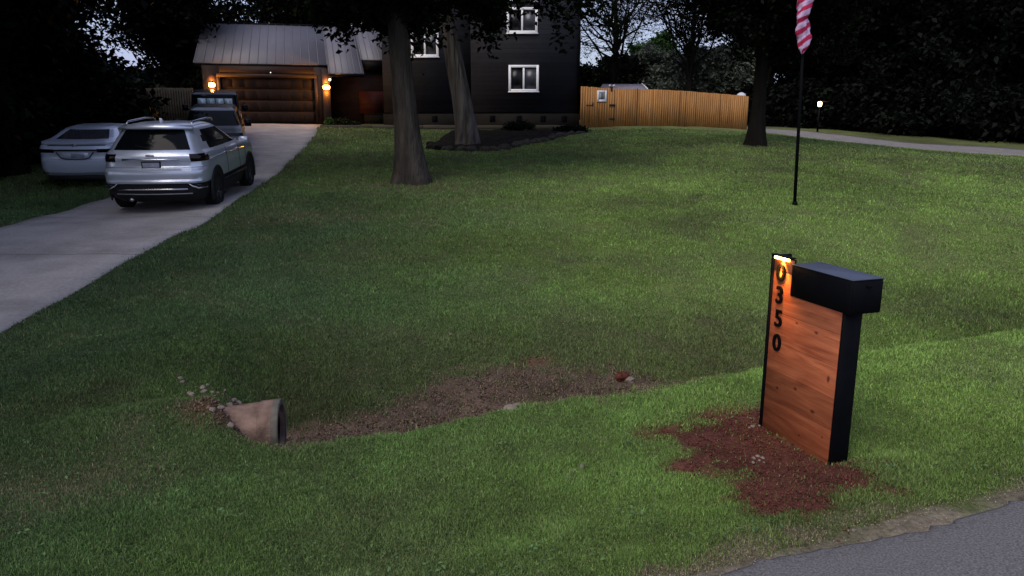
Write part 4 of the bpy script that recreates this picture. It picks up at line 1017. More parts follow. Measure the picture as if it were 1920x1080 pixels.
# ------------------------------------------------------------------ far lamp across the side road
c = P(1537, 196, 46.3); gz_ = H(c.x, c.y)
fl_ = empty('post_lamp', (c.x, c.y, gz_), 0, 'small bright white lamp glowing in the dark woods beyond the side road', 'lamp')
mb = MB(); mb.tube([(c.x, c.y, gz_), (c.x, c.y, c.z - .16)], [.06, .045], 8); mb.tube([(c.x, c.y, c.z - .16), (c.x, c.y, c.z - .12)], .1, 10); mb.build('post', M['black_paint'], fl_)
mb = MB(); mb.tube([(c.x, c.y, c.z + .17), (c.x, c.y, c.z + .24)], [.2, .03], 10); mb.tube([(c.x, c.y, c.z + .2), (c.x + .5, c.y, c.z + .16)], .03, 6); mb.build('cap', M['brown_trim'], fl_)
mb = MB(); mb.tube([(c.x, c.y, c.z - .14), (c.x, c.y, c.z - .06), (c.x, c.y, c.z + .08), (c.x, c.y, c.z + .17)], [.06, .11, .13, .09], 14); mb.build('globe', emit_mat('globe_glow', (1.0, .70, .40), 7), fl_, smooth=True)
l = bpy.data.lights.new('globe_light', 'POINT'); l.energy = 6; l.color = (1, .6, .3); l.shadow_soft_size = .25; lo = bpy.data.objects.new('globe_light', l); COL.objects.link(lo); lo.location = (c.x, c.y - .35, c.z)

# ------------------------------------------------------------------ mailbox
MA = axes(18.0); u_, v_ = MA[0], MA[1]
MBx, MBy = P(1555, 860, 4.02).x, 4.02; MZ = P(1555, 860, 4.02).z
def mp_(u, v, z): return Vector((MBx, MBy, MZ)) + u_ * u + v_ * v + Z1 * z
def mbx(mb, u0, u1, v0, v1, z0, z1, bev=.003): return mb.box(mp_((u0 + u1) / 2, (v0 + v1) / 2, (z0 + z1) / 2), ((u1 - u0) / 2, (v1 - v0) / 2, (z1 - z0) / 2), MA, bev)
mail = empty('mailbox', mp_(.06, .3, -.02), R(18), 'modern black mailbox on a wide orange-stained cedar panel post with a lit house number', 'mailbox')

def cedar_mat():
    m, nt, b = new_mat('cedar')
    tc = N(nt, 'ShaderNodeTexCoord'); mp0 = N(nt, 'ShaderNodeMapping', vector_type='POINT')
    lk(nt, tc.outputs['Object'], mp0.inputs[0]); P0 = mp0.outputs[0]
    sx = N(nt, 'ShaderNodeSeparateXYZ'); lk(nt, P0, sx.inputs[0])
    mp = N(nt, 'ShaderNodeMapping'); mp.inputs['Scale'].default_value = (3, 1.6, 13); mp.inputs['Rotation'].default_value = (R(4), 0, 0); lk(nt, P0, mp.inputs[0])
    nz = N(nt, 'ShaderNodeTexNoise'); nz.inputs['Scale'].default_value = 1.5; nz.inputs['Detail'].default_value = 7; nz.inputs['Distortion'].default_value = .9; lk(nt, mp.outputs[0], nz.inputs['Vector'])
    mp2 = N(nt, 'ShaderNodeMapping'); mp2.inputs['Scale'].default_value = (3, 2.2, 90); lk(nt, P0, mp2.inputs[0])
    n2 = N(nt, 'ShaderNodeTexNoise'); n2.inputs['Scale'].default_value = 1.5; n2.inputs['Detail'].default_value = 5; lk(nt, mp2.outputs[0], n2.inputs['Vector'])
    rp = N(nt, 'ShaderNodeValToRGB'); e = rp.color_ramp.elements; e[0].position = .28; e[1].position = .74
    e[0].color = (.21, .050, .020, 1); e[1].color = (.43, .135, .060, 1); lk(nt, nz.outputs['Fac'], rp.inputs[0])
    # planks: floor(z / .185)
    dv = N(nt, 'ShaderNodeMath', operation='DIVIDE'); dv.inputs[1].default_value = .19; lk(nt, sx.outputs['Z'], dv.inputs[0])
    fl = N(nt, 'ShaderNodeMath', operation='FLOOR'); lk(nt, dv.outputs[0], fl.inputs[0]); fr = N(nt, 'ShaderNodeMath', operation='FRACT'); lk(nt, dv.outputs[0], fr.inputs[0])
    wn = N(nt, 'ShaderNodeTexWhiteNoise', noise_dimensions='1D'); lk(nt, fl.outputs[0], wn.inputs['W'])
    tone = N(nt, 'ShaderNodeMapRange'); tone.inputs[3].default_value = .68; tone.inputs[4].default_value = 1.18; lk(nt, wn.outputs[0], tone.inputs[0])
    gap = N(nt, 'ShaderNodeMapRange'); gap.inputs[1].default_value = 0; gap.inputs[2].default_value = .028; gap.inputs[3].default_value = .42; gap.inputs[4].default_value = 1; lk(nt, fr.outputs[0], gap.inputs[0])
    fine = N(nt, 'ShaderNodeMapRange'); fine.inputs[1].default_value = .3; fine.inputs[2].default_value = .7; fine.inputs[3].default_value = .82; fine.inputs[4].default_value = 1.12; lk(nt, n2.outputs['Fac'], fine.inputs[0])
    a = N(nt, 'ShaderNodeMath', operation='MULTIPLY'); lk(nt, tone.outputs[0], a.inputs[0]); lk(nt, gap.outputs[0], a.inputs[1])
    a2 = N(nt, 'ShaderNodeMath', operation='MULTIPLY'); lk(nt, a.outputs[0], a2.inputs[0]); lk(nt, fine.outputs[0], a2.inputs[1])
    last = a2.outputs[0]
    wob = N(nt, 'ShaderNodeTexNoise'); wob.inputs['Scale'].default_value = 40; lk(nt, P0, wob.inputs['Vector'])
    for (ky, kz, ry, rz_) in KNOTS:
        ds = N(nt, 'ShaderNodeVectorMath', operation='SUBTRACT'); ds.inputs[1].default_value = (0, ky, kz); lk(nt, P0, ds.inputs[0])
        sc = N(nt, 'ShaderNodeVectorMath', operation='MULTIPLY'); sc.inputs[1].default_value = (0, 1 / ry, 1 / rz_); lk(nt, ds.outputs[0], sc.inputs[0])
        ln = N(nt, 'ShaderNodeVectorMath', operation='LENGTH'); lk(nt, sc.outputs[0], ln.inputs[0])
        ad = N(nt, 'ShaderNodeMath', operation='ADD'); lk(nt, ln.outputs['Value'], ad.inputs[0]); lk(nt, wob.outputs['Fac'], ad.inputs[1])
        mr = N(nt, 'ShaderNodeMapRange'); mr.inputs[1].default_value = 1.05; mr.inputs[2].default_value = 1.8; mr.inputs[3].default_value = .28; mr.inputs[4].default_value = 1; lk(nt, ad.outputs[0], mr.inputs[0])
        mu = N(nt, 'ShaderNodeMath', operation='MULTIPLY'); lk(nt, last, mu.inputs[0]); lk(nt, mr.outputs[0], mu.inputs[1]); last = mu.outputs[0]
    vm = N(nt, 'ShaderNodeVectorMath', operation='SCALE'); lk(nt, rp.outputs[0], vm.inputs[0]); lk(nt, last, vm.inputs['Scale'])
    lk(nt, vm.outputs[0], b.inputs['Base Color']); b.inputs['Roughness'].default_value = .62; b.inputs['Specular IOR Level'].default_value = .25
    bp = N(nt, 'ShaderNodeBump'); bp.inputs['Strength'].default_value = .25; bp.inputs['Distance'].default_value = .004; lk(nt, n2.outputs['Fac'], bp.inputs['Height']); lk(nt, bp.outputs[0], b.inputs['Normal'])
    return m
def mloc(px, py):
    """where the line of sight meets the panel's left face, in the mailbox's own coordinates"""
    rr = (px - 960) / (F * CP + (540 - py) * SP); o_ = Vector((MBx, MBy)); 
    v = (MBx - rr * MBy) / (rr * v_.y - v_.x); Y = MBy + v * v_.y; z = CZ + slope(py) * Y
    return v, z - MZ
KN = [(1531, 624, .020, .010), (1553, 711, .012, .022), (1457, 727, .013, .009), (1491, 729, .014, .010), (1523, 772, .020, .011), (1498, 816, .008, .006), (1541, 820, .007, .007), (1494, 606, .012, .006)]
KNOTS = []
for (a, b, c, d) in KN:
    v, z = mloc(a, b); KNOTS.append((v - .3, z + .02, c, d))
M['cedar'] = cedar_mat()
mb = MB(); mbx(mb, .0, .02, .015, .625, -.10, 1.0, .002); mbx(mb, .0, .02, .46, .625, 1.0, 1.085, .002); mb.build('cedar_panel', M['cedar'], mail)
mb = MB(); mbx(mb, .108, .128, .015, .625, 0, 1.0, .002); mb.build('cedar_panel', M['cedar'], mail)
mb = MB(); mbx(mb, .004, .130, -.003, .014, -.25, .90, .002); mbx(mb, .022, .106, .0141, .6, -.25, .92); mb.build('post', M['black_paint'], mail)
mb = MB(); mbx(mb, -.012, .130, .627, .645, -.25, 1.095, .002); mbx(mb, -.016, .028, .458, .648, 1.096, 1.103, .002); mbx(mb, .021, .034, .46, .626, .93, 1.09); mb.build('back_post', M['black_paint'], mail)
mb = MB(); mbx(mb, -.006, .205, -.05, .452, .872, 1.063, .004); mb.build('mailbox_body', M['black_paint'], mail)
mb = MB(); mbx(mb, -.009, .208, -.053, .455, 1.0635, 1.070, .002); mb.build('lid', mat('lid_sky_sheen', (.040, .050, .080), .5, var=.1, spec=.4), mail)  # sky reflection painted into the lid as a lighter blue
mb = MB(); mbx(mb, .0, .199, -.056, -.051, .885, 1.052, .002); mbx(mb, .085, .115, -.068, -.057, 1.025, 1.037, .002); mb.build('mailbox_door', M['black_paint'], mail)
LED = emit_mat('number_light', (1.0, .55, .10), 10)
mb = MB(); mbx(mb, -.018, -.004, .475, .610, 1.079, 1.094, .002); mb.build('light_bar', LED, mail)
l = bpy.data.lights.new('number_lamp', 'AREA'); l.shape = 'RECTANGLE'; l.size = .12; l.size_y = .012; l.energy = 1.3; l.color = (1, .42, .06)
lo = bpy.data.objects.new('number_lamp', l); COL.objects.link(lo); lo.location = mp_(-.009, .54, 1.077)
lo.rotation_euler = Matrix((v_, (v_.cross(Z1 * -1)) * 1.0, Z1)).transposed().to_euler() if False else (0, R(-22), R(18 + 90))
# make the lamp shine down and slightly onto the panel
l.spread = R(95); dirv = (Z1 * -1 + u_ * .55).normalized(); lo.rotation_euler = dirv.to_track_quat('-Z', 'X').to_euler()
def glyph(ch, px, py, size, wsc=1.0):
    v, z = mloc(px, py)
    cu = bpy.data.curves.new('digit', 'FONT'); cu.body = ch; cu.size = size; cu.extrude = .005; cu.offset = .0020; cu.align_x = 'CENTER'; cu.align_y = 'CENTER'
    to = bpy.data.objects.new('digit_src', cu); COL.objects.link(to)
    dg = bpy.context.evaluated_depsgraph_get(); me = bpy.data.meshes.new_from_object(to.evaluated_get(dg)); bpy.data.objects.remove(to)
    vs = [w.co.copy() for w in me.vertices]; xs = [w.x for w in vs]; ys = [w.y for w in vs]; cx, cy = (min(xs) + max(xs)) / 2, (min(ys) + max(ys)) / 2
    out = [mp_(-.007 - w.z, v - (w.x - cx) * wsc, z + (w.y - cy)) for w in vs]
    fs = [list(p_.vertices) for p_ in me.polygons]; mb = MB(); mb.add(out, fs); bpy.data.meshes.remove(me)
    mb.build('house_number', M['black_paint'], mail, fix=False)
glyph('0', 1466, 511, .145, 1.15); glyph('3', 1463, 553, .152); glyph('5', 1461, 597, .152); glyph('0', 1458, 642, .152, 1.05)

# ------------------------------------------------------------------ concrete pipe
pc = np.array([(s_, 5.0) for s_ in (-1.0, .36)]); PR = .21; pzc = -.28
pw = [Vector((*to_xy(s_, 5.0), pzc + (-.04 if s_ < -.5 else 0))) for s_ in (-1.2, .22, .225, .36)]
pipe = empty('drain_pipe', pw[3], 0, 'pinkish concrete culvert pipe end poking out of the bank into the ditch', 'pipe')
def lathe_dir(mb, prof, org, ax, n_=40):
    a = Vector((0, 0, 1)); b = ax.cross(a).normalized(); vs = []
    for (d_, r) in prof:
        for k in range(n_): t = 2 * math.pi * k / n_; vs.append(org + ax * d_ + (a * math.cos(t) + b * math.sin(t)) * r)
    mb.add(vs, [[i * n_ + k, i * n_ + (k + 1) % n_, (i + 1) * n_ + (k + 1) % n_, (i + 1) * n_ + k] for i in range(len(prof) - 1) for k in range(n_)])
pax = Vector((.965, .14, .05)).normalized(); org = Vector((*to_xy(.36, 5.0), pzc))
mb = MB(); lathe_dir(mb, [(-1.1, .165), (-.8, .168), (-.45, .175), (-.13, .190), (-.125, .196), (0, .198), (.0, .158), (-.10, .156), (-1.0, .14)], org, pax); mb.build('barrel', M['pipe'], pipe, smooth=True)
me = pipe.children[0].data; me.set_sharp_from_angle(angle=R(30))
mb = MB(); lathe_dir(mb, [(-.045, .197), (-.01, .1995), (.004, .1995), (.006, .192), (.004, .159)], org, pax); mb.build('rim', mat('pipe_rim', (.09, .08, .065), .9, var=.35, scale=12, bump=.4), pipe, smooth=True)
mb = MB(); lathe_dir(mb, [(-.035, .1575), (-.05, .0)], org, pax); mb.build('bore_shade_disc', mat('bore_shade', (.003, .0025, .002), .95, spec=0), pipe)  # painted shade of the pipe's inside, a near-black disc at the mouth

# ------------------------------------------------------------------ stones, clods and litter
def px_ground(px, py, z0=-.15):
    z = z0
    for _ in range(12):
        x, y = gp(px, py, z); z = .5 * z + .5 * H(x, y)
    return x, y, H(x, y)
def st_at(px, py, size, label, group=None, m='stone', cat='stone', name='stone', sc=(1, .75), z0=-.2, lift=.3):
    x, y, z = px_ground(px, py, z0); return rock(name, (x, y, z + size * lift), size, M[m], label, cat, group, sc)
for (a, b, s_) in [(a_ + r_.uniform(-12, 12), b_ + r_.uniform(-8, 8), s0 * r_.uniform(.35, 1.1)) for a_, b_, s0 in [(345, 722, .035), (356, 730, .03), (372, 728, .028), (388, 735, .035), (404, 733, .03), (398, 742, .025), (362, 738, .03), (380, 744, .03), (412, 738, .028), (350, 745, .022), (333, 716, .025), (420, 745, .026), (370, 735, .03), (352, 738, .02), (395, 728, .02), (342, 734, .02)]]:
    st_at(a, b, s_, 'pale little stone in the scatter above left of the concrete pipe', 'pale stones scattered above left of the pipe')
for (a, b, s_) in [(398, 770, .022), (413, 768, .026), (430, 763, .030), (447, 757, .028), (438, 752, .022)]:
    st_at(a, b, s_, 'pinkish stone at the buried end of the concrete pipe', 'stones at the buried end of the pipe', sc=(1.3, .8))
st_at(432, 800, .026, 'cream coloured stone in the dark soil left of the pipe', m='stone')
st_at(526, 757, .018, 'tiny white stone on top of the pipe rim'); 
for (a, b, s_) in [(956, 771, .055), (968, 766, .04)]: st_at(a, b, s_, 'tan stone on the ditch edge halfway along the bare soil', 'tan stones on the ditch edge', z0=-.25)
st_at(1056, 750, .04, 'light stone on the ditch edge right of the two tan stones', z0=-.25); st_at(1166, 712, .09, 'brown clod of earth at the right end of the ditch', m='clod', cat='clod', name='soil_clod', z0=-.4); st_at(1180, 716, .05, 'grey stone beside the brown clod at the right end of the ditch', z0=-.4)
for (a, b, s_) in [(1075, 886, .022), (1090, 878, .022), (1068, 892, .016)]: st_at(a, b, s_, 'white pebble in the grass patch left of the red mulch', 'white pebbles in the near grass')
for (a, b, s_) in [(1411, 801, .018), (1424, 799, .012), (1405, 803, .010)]: st_at(a, b, s_, 'white pebble on the mulch beside the mailbox foot', 'white pebbles at the mailbox foot')
for (a, b, s_) in [(1413, 860, .012), (1420, 857, .014), (1429, 860, .014), (1412, 868, .012), (1424, 864, .009), (1432, 868, .008)]: st_at(a, b, s_, 'white pebble in the cluster on the mulch in front of the mailbox', 'cluster of white pebbles on the mulch')
for (a, b, s_) in [(1600, 995, .010), (1536, 1014, .010), (1685, 1062, .010), (1735, 905, .012), (1160, 972, .010), (845, 628, .02), (1662, 428, .03), (730, 868, .010)]: st_at(a, b, s_, 'small white fleck of stone lying by itself in the grass or on the road', 'single white flecks')
# grit along the road edge and crumbs of soil: uncountable
def crumbs(name, pts, sizes, m, cols=None):
    n_ = len(pts); base = np.array([(1, 0, 0), (-.5, .8, 0), (-.5, -.8, 0), (0, 0, .9), (.1, 0, -.6)]); V = np.zeros((n_, 5, 3)); r = np.random.RandomState(1)
    for k in range(n_):
        a = r.uniform(0, 6.28); c_, s_ = math.cos(a), math.sin(a); b = base * sizes[k] * r.uniform(.6, 1.3, (5, 1)); V[k] = np.c_[b[:, 0] * c_ - b[:, 1] * s_, b[:, 0] * s_ + b[:, 1] * c_, b[:, 2]] + pts[k]
    f_ = np.array([[0, 1, 3], [1, 2, 3], [2, 0, 3], [1, 0, 4], [2, 1, 4], [0, 2, 4]]); idx = (f_[None] + (np.arange(n_) * 5)[:, None, None]).ravel()
    tag(link_mesh(name, V.reshape(-1, 3), np.full(n_ * 6, 3), idx, m, col=(None if cols is None else np.repeat(cols, 5, 0))), kind='stuff')
r_ = np.random.RandomState(77)
n_ = 2600; s_ = r_.uniform(-.5, 5.5, n_); t_ = 2.20 + r_.normal(size=n_) * .06; x, y = to_xy(s_, t_)
crumbs('road_edge_grit', np.c_[x, y, np.maximum(h_ground(x, y), -.012) + .004], r_.uniform(.0015, .005, n_), vcol_mat('grit', bump=0, fine=.2), np.array([.20, .17, .13])[None] * r_.uniform(.3, 1.9, (n_, 1)))
x = r_.uniform(.6, 2.9, 26000); y = r_.uniform(2.6, 5.6, 26000); mul = masks(x, y)[0]; ok = r_.rand(len(x)) < mul; x, y = x[ok], y[ok]
crumbs('mulch', np.c_[x, y, h_ground(x, y) + .004], r_.uniform(.002, .009, len(x)), vcol_mat('mulch_crumb', bump=0, fine=.2), MULC[None] * r_.uniform(.3, 1.9, (len(x), 1)))
x = r_.uniform(-2.6, 2.4, 40000); y = r_.uniform(3.8, 8.2, 40000); mm_ = masks(x, y); mul = np.maximum(mm_[1], mm_[2]); ok = r_.rand(len(x)) < mul; x, y = x[ok], y[ok]
crumbs('ditch_soil_crumbs', np.c_[x, y, h_ground(x, y) + .004], r_.uniform(.004, .016, len(x)) , vcol_mat('soil_crumb', bump=0, fine=.2), np.array([.085, .058, .042])[None] * r_.uniform(.3, 2.2, (len(x), 1)))

# ------------------------------------------------------------------ flagpole and flag
fp = P(1490, 387, 14.5); fb = Vector(G(fp.x, fp.y)); ft = P(1513, -60, 14.5)
pole = empty('flagpole', fb, 0, 'slim black flagpole standing in the middle of the lawn', 'flagpole')
mb = MB(); mb.tube([fb - Z1 * .2, fb.lerp(ft, .5), ft], [.034, .030, .024], 10); mb.build('shaft', M['black_paint'], pole)
mb = MB(); mb.tube([ft, ft + Z1 * .03, ft + Z1 * .07, ft + Z1 * .1], [.01, .045, .045, .005], 10); mb.build('finial', M['black_paint'], pole)
mb = MB(); mb.tube([fb + Z1 * .01, fb + Z1 * .06], [.06, .04], 10); mb.build('base_collar', M['black_paint'], pole)
ftop = P(1511, -40, 14.38); fbot = P(1503, 101, 14.38); NV, NU = 120, 72; V = []; C_ = []
for i in range(NV):
    f_ = i / (NV - 1); c = ftop.lerp(fbot, f_); wdt = np.interp(f_, [0, .3, .5, .75, .93, 1], [.10, .125, .125, .115, .075, .012])
    tw = f_ * 5.2
    for k in range(NU):
        a = 2 * math.pi * k / NU
        rr = wdt * (1 + .28 * math.sin(2 * (a + tw * 1.0)) + .10 * math.sin(5 * a + tw * 2.2) + .07 * math.sin(3 * a - f_ * 30))
        rr *= 1 - .16 * abs(math.sin(f_ * 15.5 + a * .5)) ** 6
        V.append((c.x + math.cos(a) * rr + .02 * math.sin(f_ * 9), c.y + math.sin(a) * rr * .8, c.z))
        ph = (a / (2 * math.pi) * 2 + f_ * 7.0); st_ = ph % 1.0
        red = 1 if st_ < .46 else 0
        C_.append((.36, .02, .07) if red else (.52, .38, .58))
fl_o = empty('flag', ftop, 0, 'limp red and white striped flag twisted around itself against the dark trees', 'flag')
q = (np.arange(NV - 1)[:, None] * NU + np.arange(NU)[None]); q2 = (np.arange(NV - 1)[:, None] * NU + (np.arange(NU)[None] + 1) % NU)
fi = np.stack([q, q2, q2 + NU, q + NU], 2).reshape(-1)
link_mesh('cloth', V, np.full((NV - 1) * NU, 4), fi, M['flag'], fl_o, smooth=True, col=np.array(C_))

# ------------------------------------------------------------------ vehicles
def outline(yr, yf, w, rc=.22, rf=.3, bul=.05, bulf=.08, tr=.06, tf=.08):
    """plan outline of the body at one height, counter-clockwise from the left rear; returns points and (side, parameter)"""
    pts = []; tg = []; yc = (yr + yf) / 2; hl = (yf - yr) / 2
    def wid(y):
        a = (y - yc) / hl; return w * (1 - (tr if a < 0 else tf) * abs(a) ** 2.5)
    wr, wf = wid(yr), wid(yf)
    for i in range(25):
        u = -1 + 2 * i / 24; x = u * (wr - rc); pts.append((x, yr - bul * (1 - u * u) + 0)); tg.append(('rear', u * (wr - rc) / wr))
    for i in range(1, 7):
        a = math.pi / 2 * i / 7; pts.append((wr - rc + rc * math.sin(a), yr + rc * (1 - math.cos(a)))); tg.append(('cr', i / 7))
    for i in range(37):
        v = i / 36; y = yr + rc + (yf - rf - yr - rc) * v; pts.append((wid(y), y)); tg.append(('side', v))
    for i in range(1, 7):
        a = math.pi / 2 * i / 7; pts.append((wf - rf + rf * math.cos(a), yf - rf + rf * math.sin(a))); tg.append(('cf', i / 7))
    for i in range(25):
        u = 1 - 2 * i / 24; pts.append((u * (wf - rf), yf + bulf * (1 - u * u))); tg.append(('front', abs(u)))
    for i in range(1, 7):
        a = math.pi / 2 * i / 7; pts.append((-(wf - rf) - rf * math.sin(a), yf - rf + rf * math.cos(a))); tg.append(('cf', 1 - i / 7))
    for i in range(37):
        v = 1 - i / 36; y = yr + rc + (yf - rf - yr - rc) * v; pts.append((-wid(y), y)); tg.append(('side', v))
    for i in range(1, 7):
        a = math.pi / 2 * i / 7; pts.append((-(wr - rc) - rc * math.cos(a), yr + rc - rc * math.sin(a))); tg.append(('cr', 1 - i / 7))
    return pts, tg

def shell(root, levels, rule, mats_):
    rings = [];
    for L in levels:
        z, yr, yf, w = L[:4]; k = L[4] if len(L) > 4 else {}
        p_, tg = outline(yr, yf, w, **k); rings.append([(x, y, z) for x, y in p_])
    n_ = len(tg); faces = {}
    for i in range(len(rings) - 1):
        zc = (levels[i][0] + levels[i + 1][0]) / 2
        for k in range(n_):
            k2 = (k + 1) % n_
            side, par = tg[k]; s2, p2 = tg[k2]
            pm = (par + p2) / 2 if side == s2 else par
            nm = rule(side, pm, zc, rings[i][k])
            if nm in ('side_window', 'tail_light', 'headlight'): nm += '|L' if rings[i][k][0] + rings[i][k2][0] < 0 else '|R'
            faces.setdefault(nm, []).append([rings[i][k], rings[i][k2], rings[i + 1][k2], rings[i + 1][k]])
    faces['body'].append([p_ for p_ in rings[-1]]); faces['body'].append([p_ for p_ in rings[0]][::-1])
    for nm, fl in faces.items():
        if nm is None: continue
        vi = {}; vs = []; fs = []
        for f_ in fl:
            g = []
            for p_ in f_:
                key = (round(p_[0], 5), round(p_[1], 5), round(p_[2], 5))
                if key not in vi: vi[key] = len(vs); vs.append(p_)
                g.append(vi[key])
            g2 = [a for j, a in enumerate(g) if a != g[j - 1]]
            if len(g2) > 2: fs.append(g2)
        mb = MB(); mb.add(vs, fs); o = mb.build(nm.split('|')[0], mats_[nm.split('|')[0]], root, smooth=True, fix=False); o.data.set_sharp_from_angle(angle=R(26))

def wheel(root, x, y, r, w=.23, sgn=1):
    def lx(prof, n_=28):
        mb = MB(); vs = []
        for (dx, rr) in prof:
            for k in range(n_): t = 2 * math.pi * k / n_; vs.append((x + sgn * dx, y + math.cos(t) * rr, r + math.sin(t) * rr))
        mb.add(vs, [[i * n_ + k, i * n_ + (k + 1) % n_, (i + 1) * n_ + (k + 1) % n_, (i + 1) * n_ + k] for i in range(len(prof) - 1) for k in range(n_)]); return mb
    ty = lx([(-w, r * .65), (-w, r * .92), (-w + .03, r), (-.03, r), (0, r * .93), (.0, r * .70), (-.03, r * .66)]).build('wheel', M['tyre'], root, smooth=True)
    rm = lx([(-.03, r * .67), (-.015, r * .64), (-.07, r * .60), (-.07, .02)])
    for k in range(5):
        a = 2 * math.pi * k / 5; dv = Vector((0, math.cos(a), math.sin(a))); sd = Vector((0, -math.sin(a), math.cos(a)))
        c = Vector((x - sgn * .035, y, r)) + dv * r * .34; rm.box(c, (.015, r * .32, .028), (X1, dv, sd))
    rm.tube([(x - sgn * .06, y, r), (x - sgn * .01, y, r)], .05, 10)
    rm.build('rim', M['rim'], ty)

def well(root, x, y, r, sgn, hgt):
    mb = MB(); n_ = 24; vs = []
    for (rr, dx) in ((.05, 0), (r + .045, 0), (r + .055, .012), (r + .10, .010), (r + .105, -.03)):
        for k in range(n_ + 1):
            t = math.pi * (k / n_) * 1.22 - math.pi * .11; vs.append((x + sgn * dx, y + math.cos(t) * rr, hgt + math.sin(t) * rr))
    mb.add(vs, [[i * (n_ + 1) + k, i * (n_ + 1) + k + 1, (i + 1) * (n_ + 1) + k + 1, (i + 1) * (n_ + 1) + k] for i in range(4) for k in range(n_)]); mb.build('wheel_arch', M['trim_black'], root)

def bx(root, name, c, e, m, bev=.006, rot=None, parent=None):
    mb = MB(); ax = None
    if rot is not None: q = Matrix.Rotation(rot, 3, 'X'); ax = tuple(q @ a for a in (X1, Y1, Z1))
    mb.box(c, e, ax, bev); return mb.build(name, m, parent or root)

def place_car(name, label, cat, rear_c, rz, wb, trk, front=False):
    """root Empty in the middle of the car on the sloping ground"""
    a = R(rz); fw = Vector((-math.sin(a), math.cos(a), 0)); c = Vector(rear_c) + fw * wb
    z0 = H(c.x - fw.x * 1.35, c.y - fw.y * 1.35); z1 = H(c.x + fw.x * 1.35, c.y + fw.y * 1.35)
    return local_empty(name, (c.x, c.y, (z0 + z1) / 2 + .028), a, label, cat, None, math.atan2(z1 - z0, 2.7))

# --- silver SUV seen from behind
rear = P(285, 320, 14.1); suv = place_car('suv', 'silver SUV parked on the concrete driveway, seen from behind', 'SUV', (rear.x, 14.1, 0), 6.5, 2.33, .8)
lv = [(.20, -2.02, 2.1, .80), (.30, -2.20, 2.22, .88), (.40, -2.27, 2.28, .915), (.47, -2.28, 2.30, .925), (.56, -2.27, 2.31, .932), (.585, -2.335, 2.32, .945), (.62, -2.345, 2.33, .955), (.66, -2.325, 2.34, .958),
      (.72, -2.335, 2.34, .96), (.78, -2.34, 2.335, .962), (.82, -2.325, 2.33, .962), (.86, -2.26, 2.32, .960), (.870, -2.252, 2.31, .959), (.878, -2.246, 2.305, .9585), (.90, -2.235, 2.29, .957), (.975, -2.235, 2.20, .952), (1.00, -2.255, 2.12, .948), (1.04, -2.262, 1.95, .944), (1.085, -2.255, 1.6, .935), (1.12, -2.23, 1.05, .920),
      (1.165, -2.185, .92, .875), (1.19, -2.155, .85, .850), (1.30, -2.075, .58, .800), (1.42, -1.975, .28, .745), (1.52, -1.88, .03, .695), (1.555, -1.86, -.06, .670), (1.60, -1.84, -.20, .625), (1.635, -1.70, -.45, .54), (1.65, -1.45, -.8, .40)]
lv = [(a, b, c, d, dict(rc=.26, rf=.30, bul=.055, tr=.05)) for a, b, c, d in lv]
lv = [(l[0], l[1], l[2], l[3], dict(rc=.26 if l[0] < 1.13 else .20, rf=.30, bul=.055, tr=(.05 if l[0] < 1.13 else .06))) for l in lv]
def rule(side, p_, z, v):
    if z < .575: return 'lower_cladding'
    if (side == 'rear' or side == 'cr') and .87 < z < .878: return 'hatch_seam'
    if side == 'rear' or side == 'cr':
        if .975 < z < 1.12:
            lim = .50 + (.10 if z < 1.0 else (0 if z < 1.06 else .13))
            if side == 'cr' or abs(p_) > lim: return 'tail_light'
        if side == 'rear' and 1.19 < z < 1.54: return 'rear_window'
        if side == 'cr' and 1.19 < z < 1.54 and ((v[0] > 0 and p_ < .35) or (v[0] < 0 and p_ < .35)): return 'rear_window'
    if side == 'side':
        if .975 < z < 1.085 and p_ < .05: return 'tail_light'
        if 1.16 < z < 1.53:
            lo = .10 + (.10 if z < 1.25 else (.02 if z < 1.45 else .06))
            if lo < p_ < .97: return 'side_window'
    if side in ('front', 'cf') and 1.12 < z < 1.56: return 'windshield'
    if side in ('front',) and .66 < z < .9 and p_ < .7: return 'grille'
    if side in ('cf',) and .8 < z < .95: return 'headlight'
    return 'body'
CM = dict(hatch_seam=M['trim_black'], body=M['silver'], lower_cladding=M['trim_black'], tail_light=M['lamp_red'], rear_window=M['dark_glass'], side_window=M['dark_glass'], windshield=M['dark_glass'], grille=M['trim_black'], headlight=M['lamp_clear'])
shell(suv, lv, rule, CM)
mb = MB(); 
vs = [(-.68, -1.86, 1.575), (-.35, -2.0, 1.582), (0, -2.03, 1.585), (.35, -2.0, 1.582), (.68, -1.86, 1.575)]; tp = [(-.62, -1.70, 1.625), (-.3, -1.72, 1.648), (0, -1.72, 1.652), (.3, -1.72, 1.648), (.62, -1.70, 1.625)]; bt = [(x, y + .05, z - .035) for x, y, z in vs]; b2_ = [(x, y + .15, z - .06) for x, y, z in tp]
mb.add(vs + tp + bt + b2_, [[i, i + 1, 6 + i, 5 + i] for i in range(4)] + [[i, 10 + i, 11 + i, i + 1] for i in range(4)] + [[10 + i, 15 + i, 16 + i, 11 + i] for i in range(4)] + [[0, 5, 15, 10], [4, 14, 19, 9]]); mb.build('roof_spoiler', M['silver'], suv, smooth=False)
for sx_ in (-1, 1):
    mb = MB(); mb.tube([(sx_ * .60, -1.62, 1.635), (sx_ * .60, -1.50, 1.675), (sx_ * .60, -.6, 1.695), (sx_ * .585, -.15, 1.67), (sx_ * .58, -.05, 1.62)], [.012, .02, .02, .02, .012], 8); mb.build('roof_rail', M['chrome'], suv, smooth=True)
mb = MB(); mb.prism([(-.012, -1.52, 1.64), (-.012, -1.34, 1.65), (-.012, -1.46, 1.735), (-.012, -1.52, 1.74)], (.024, 0, 0)); mb.build('antenna', M['white_trim'], suv)
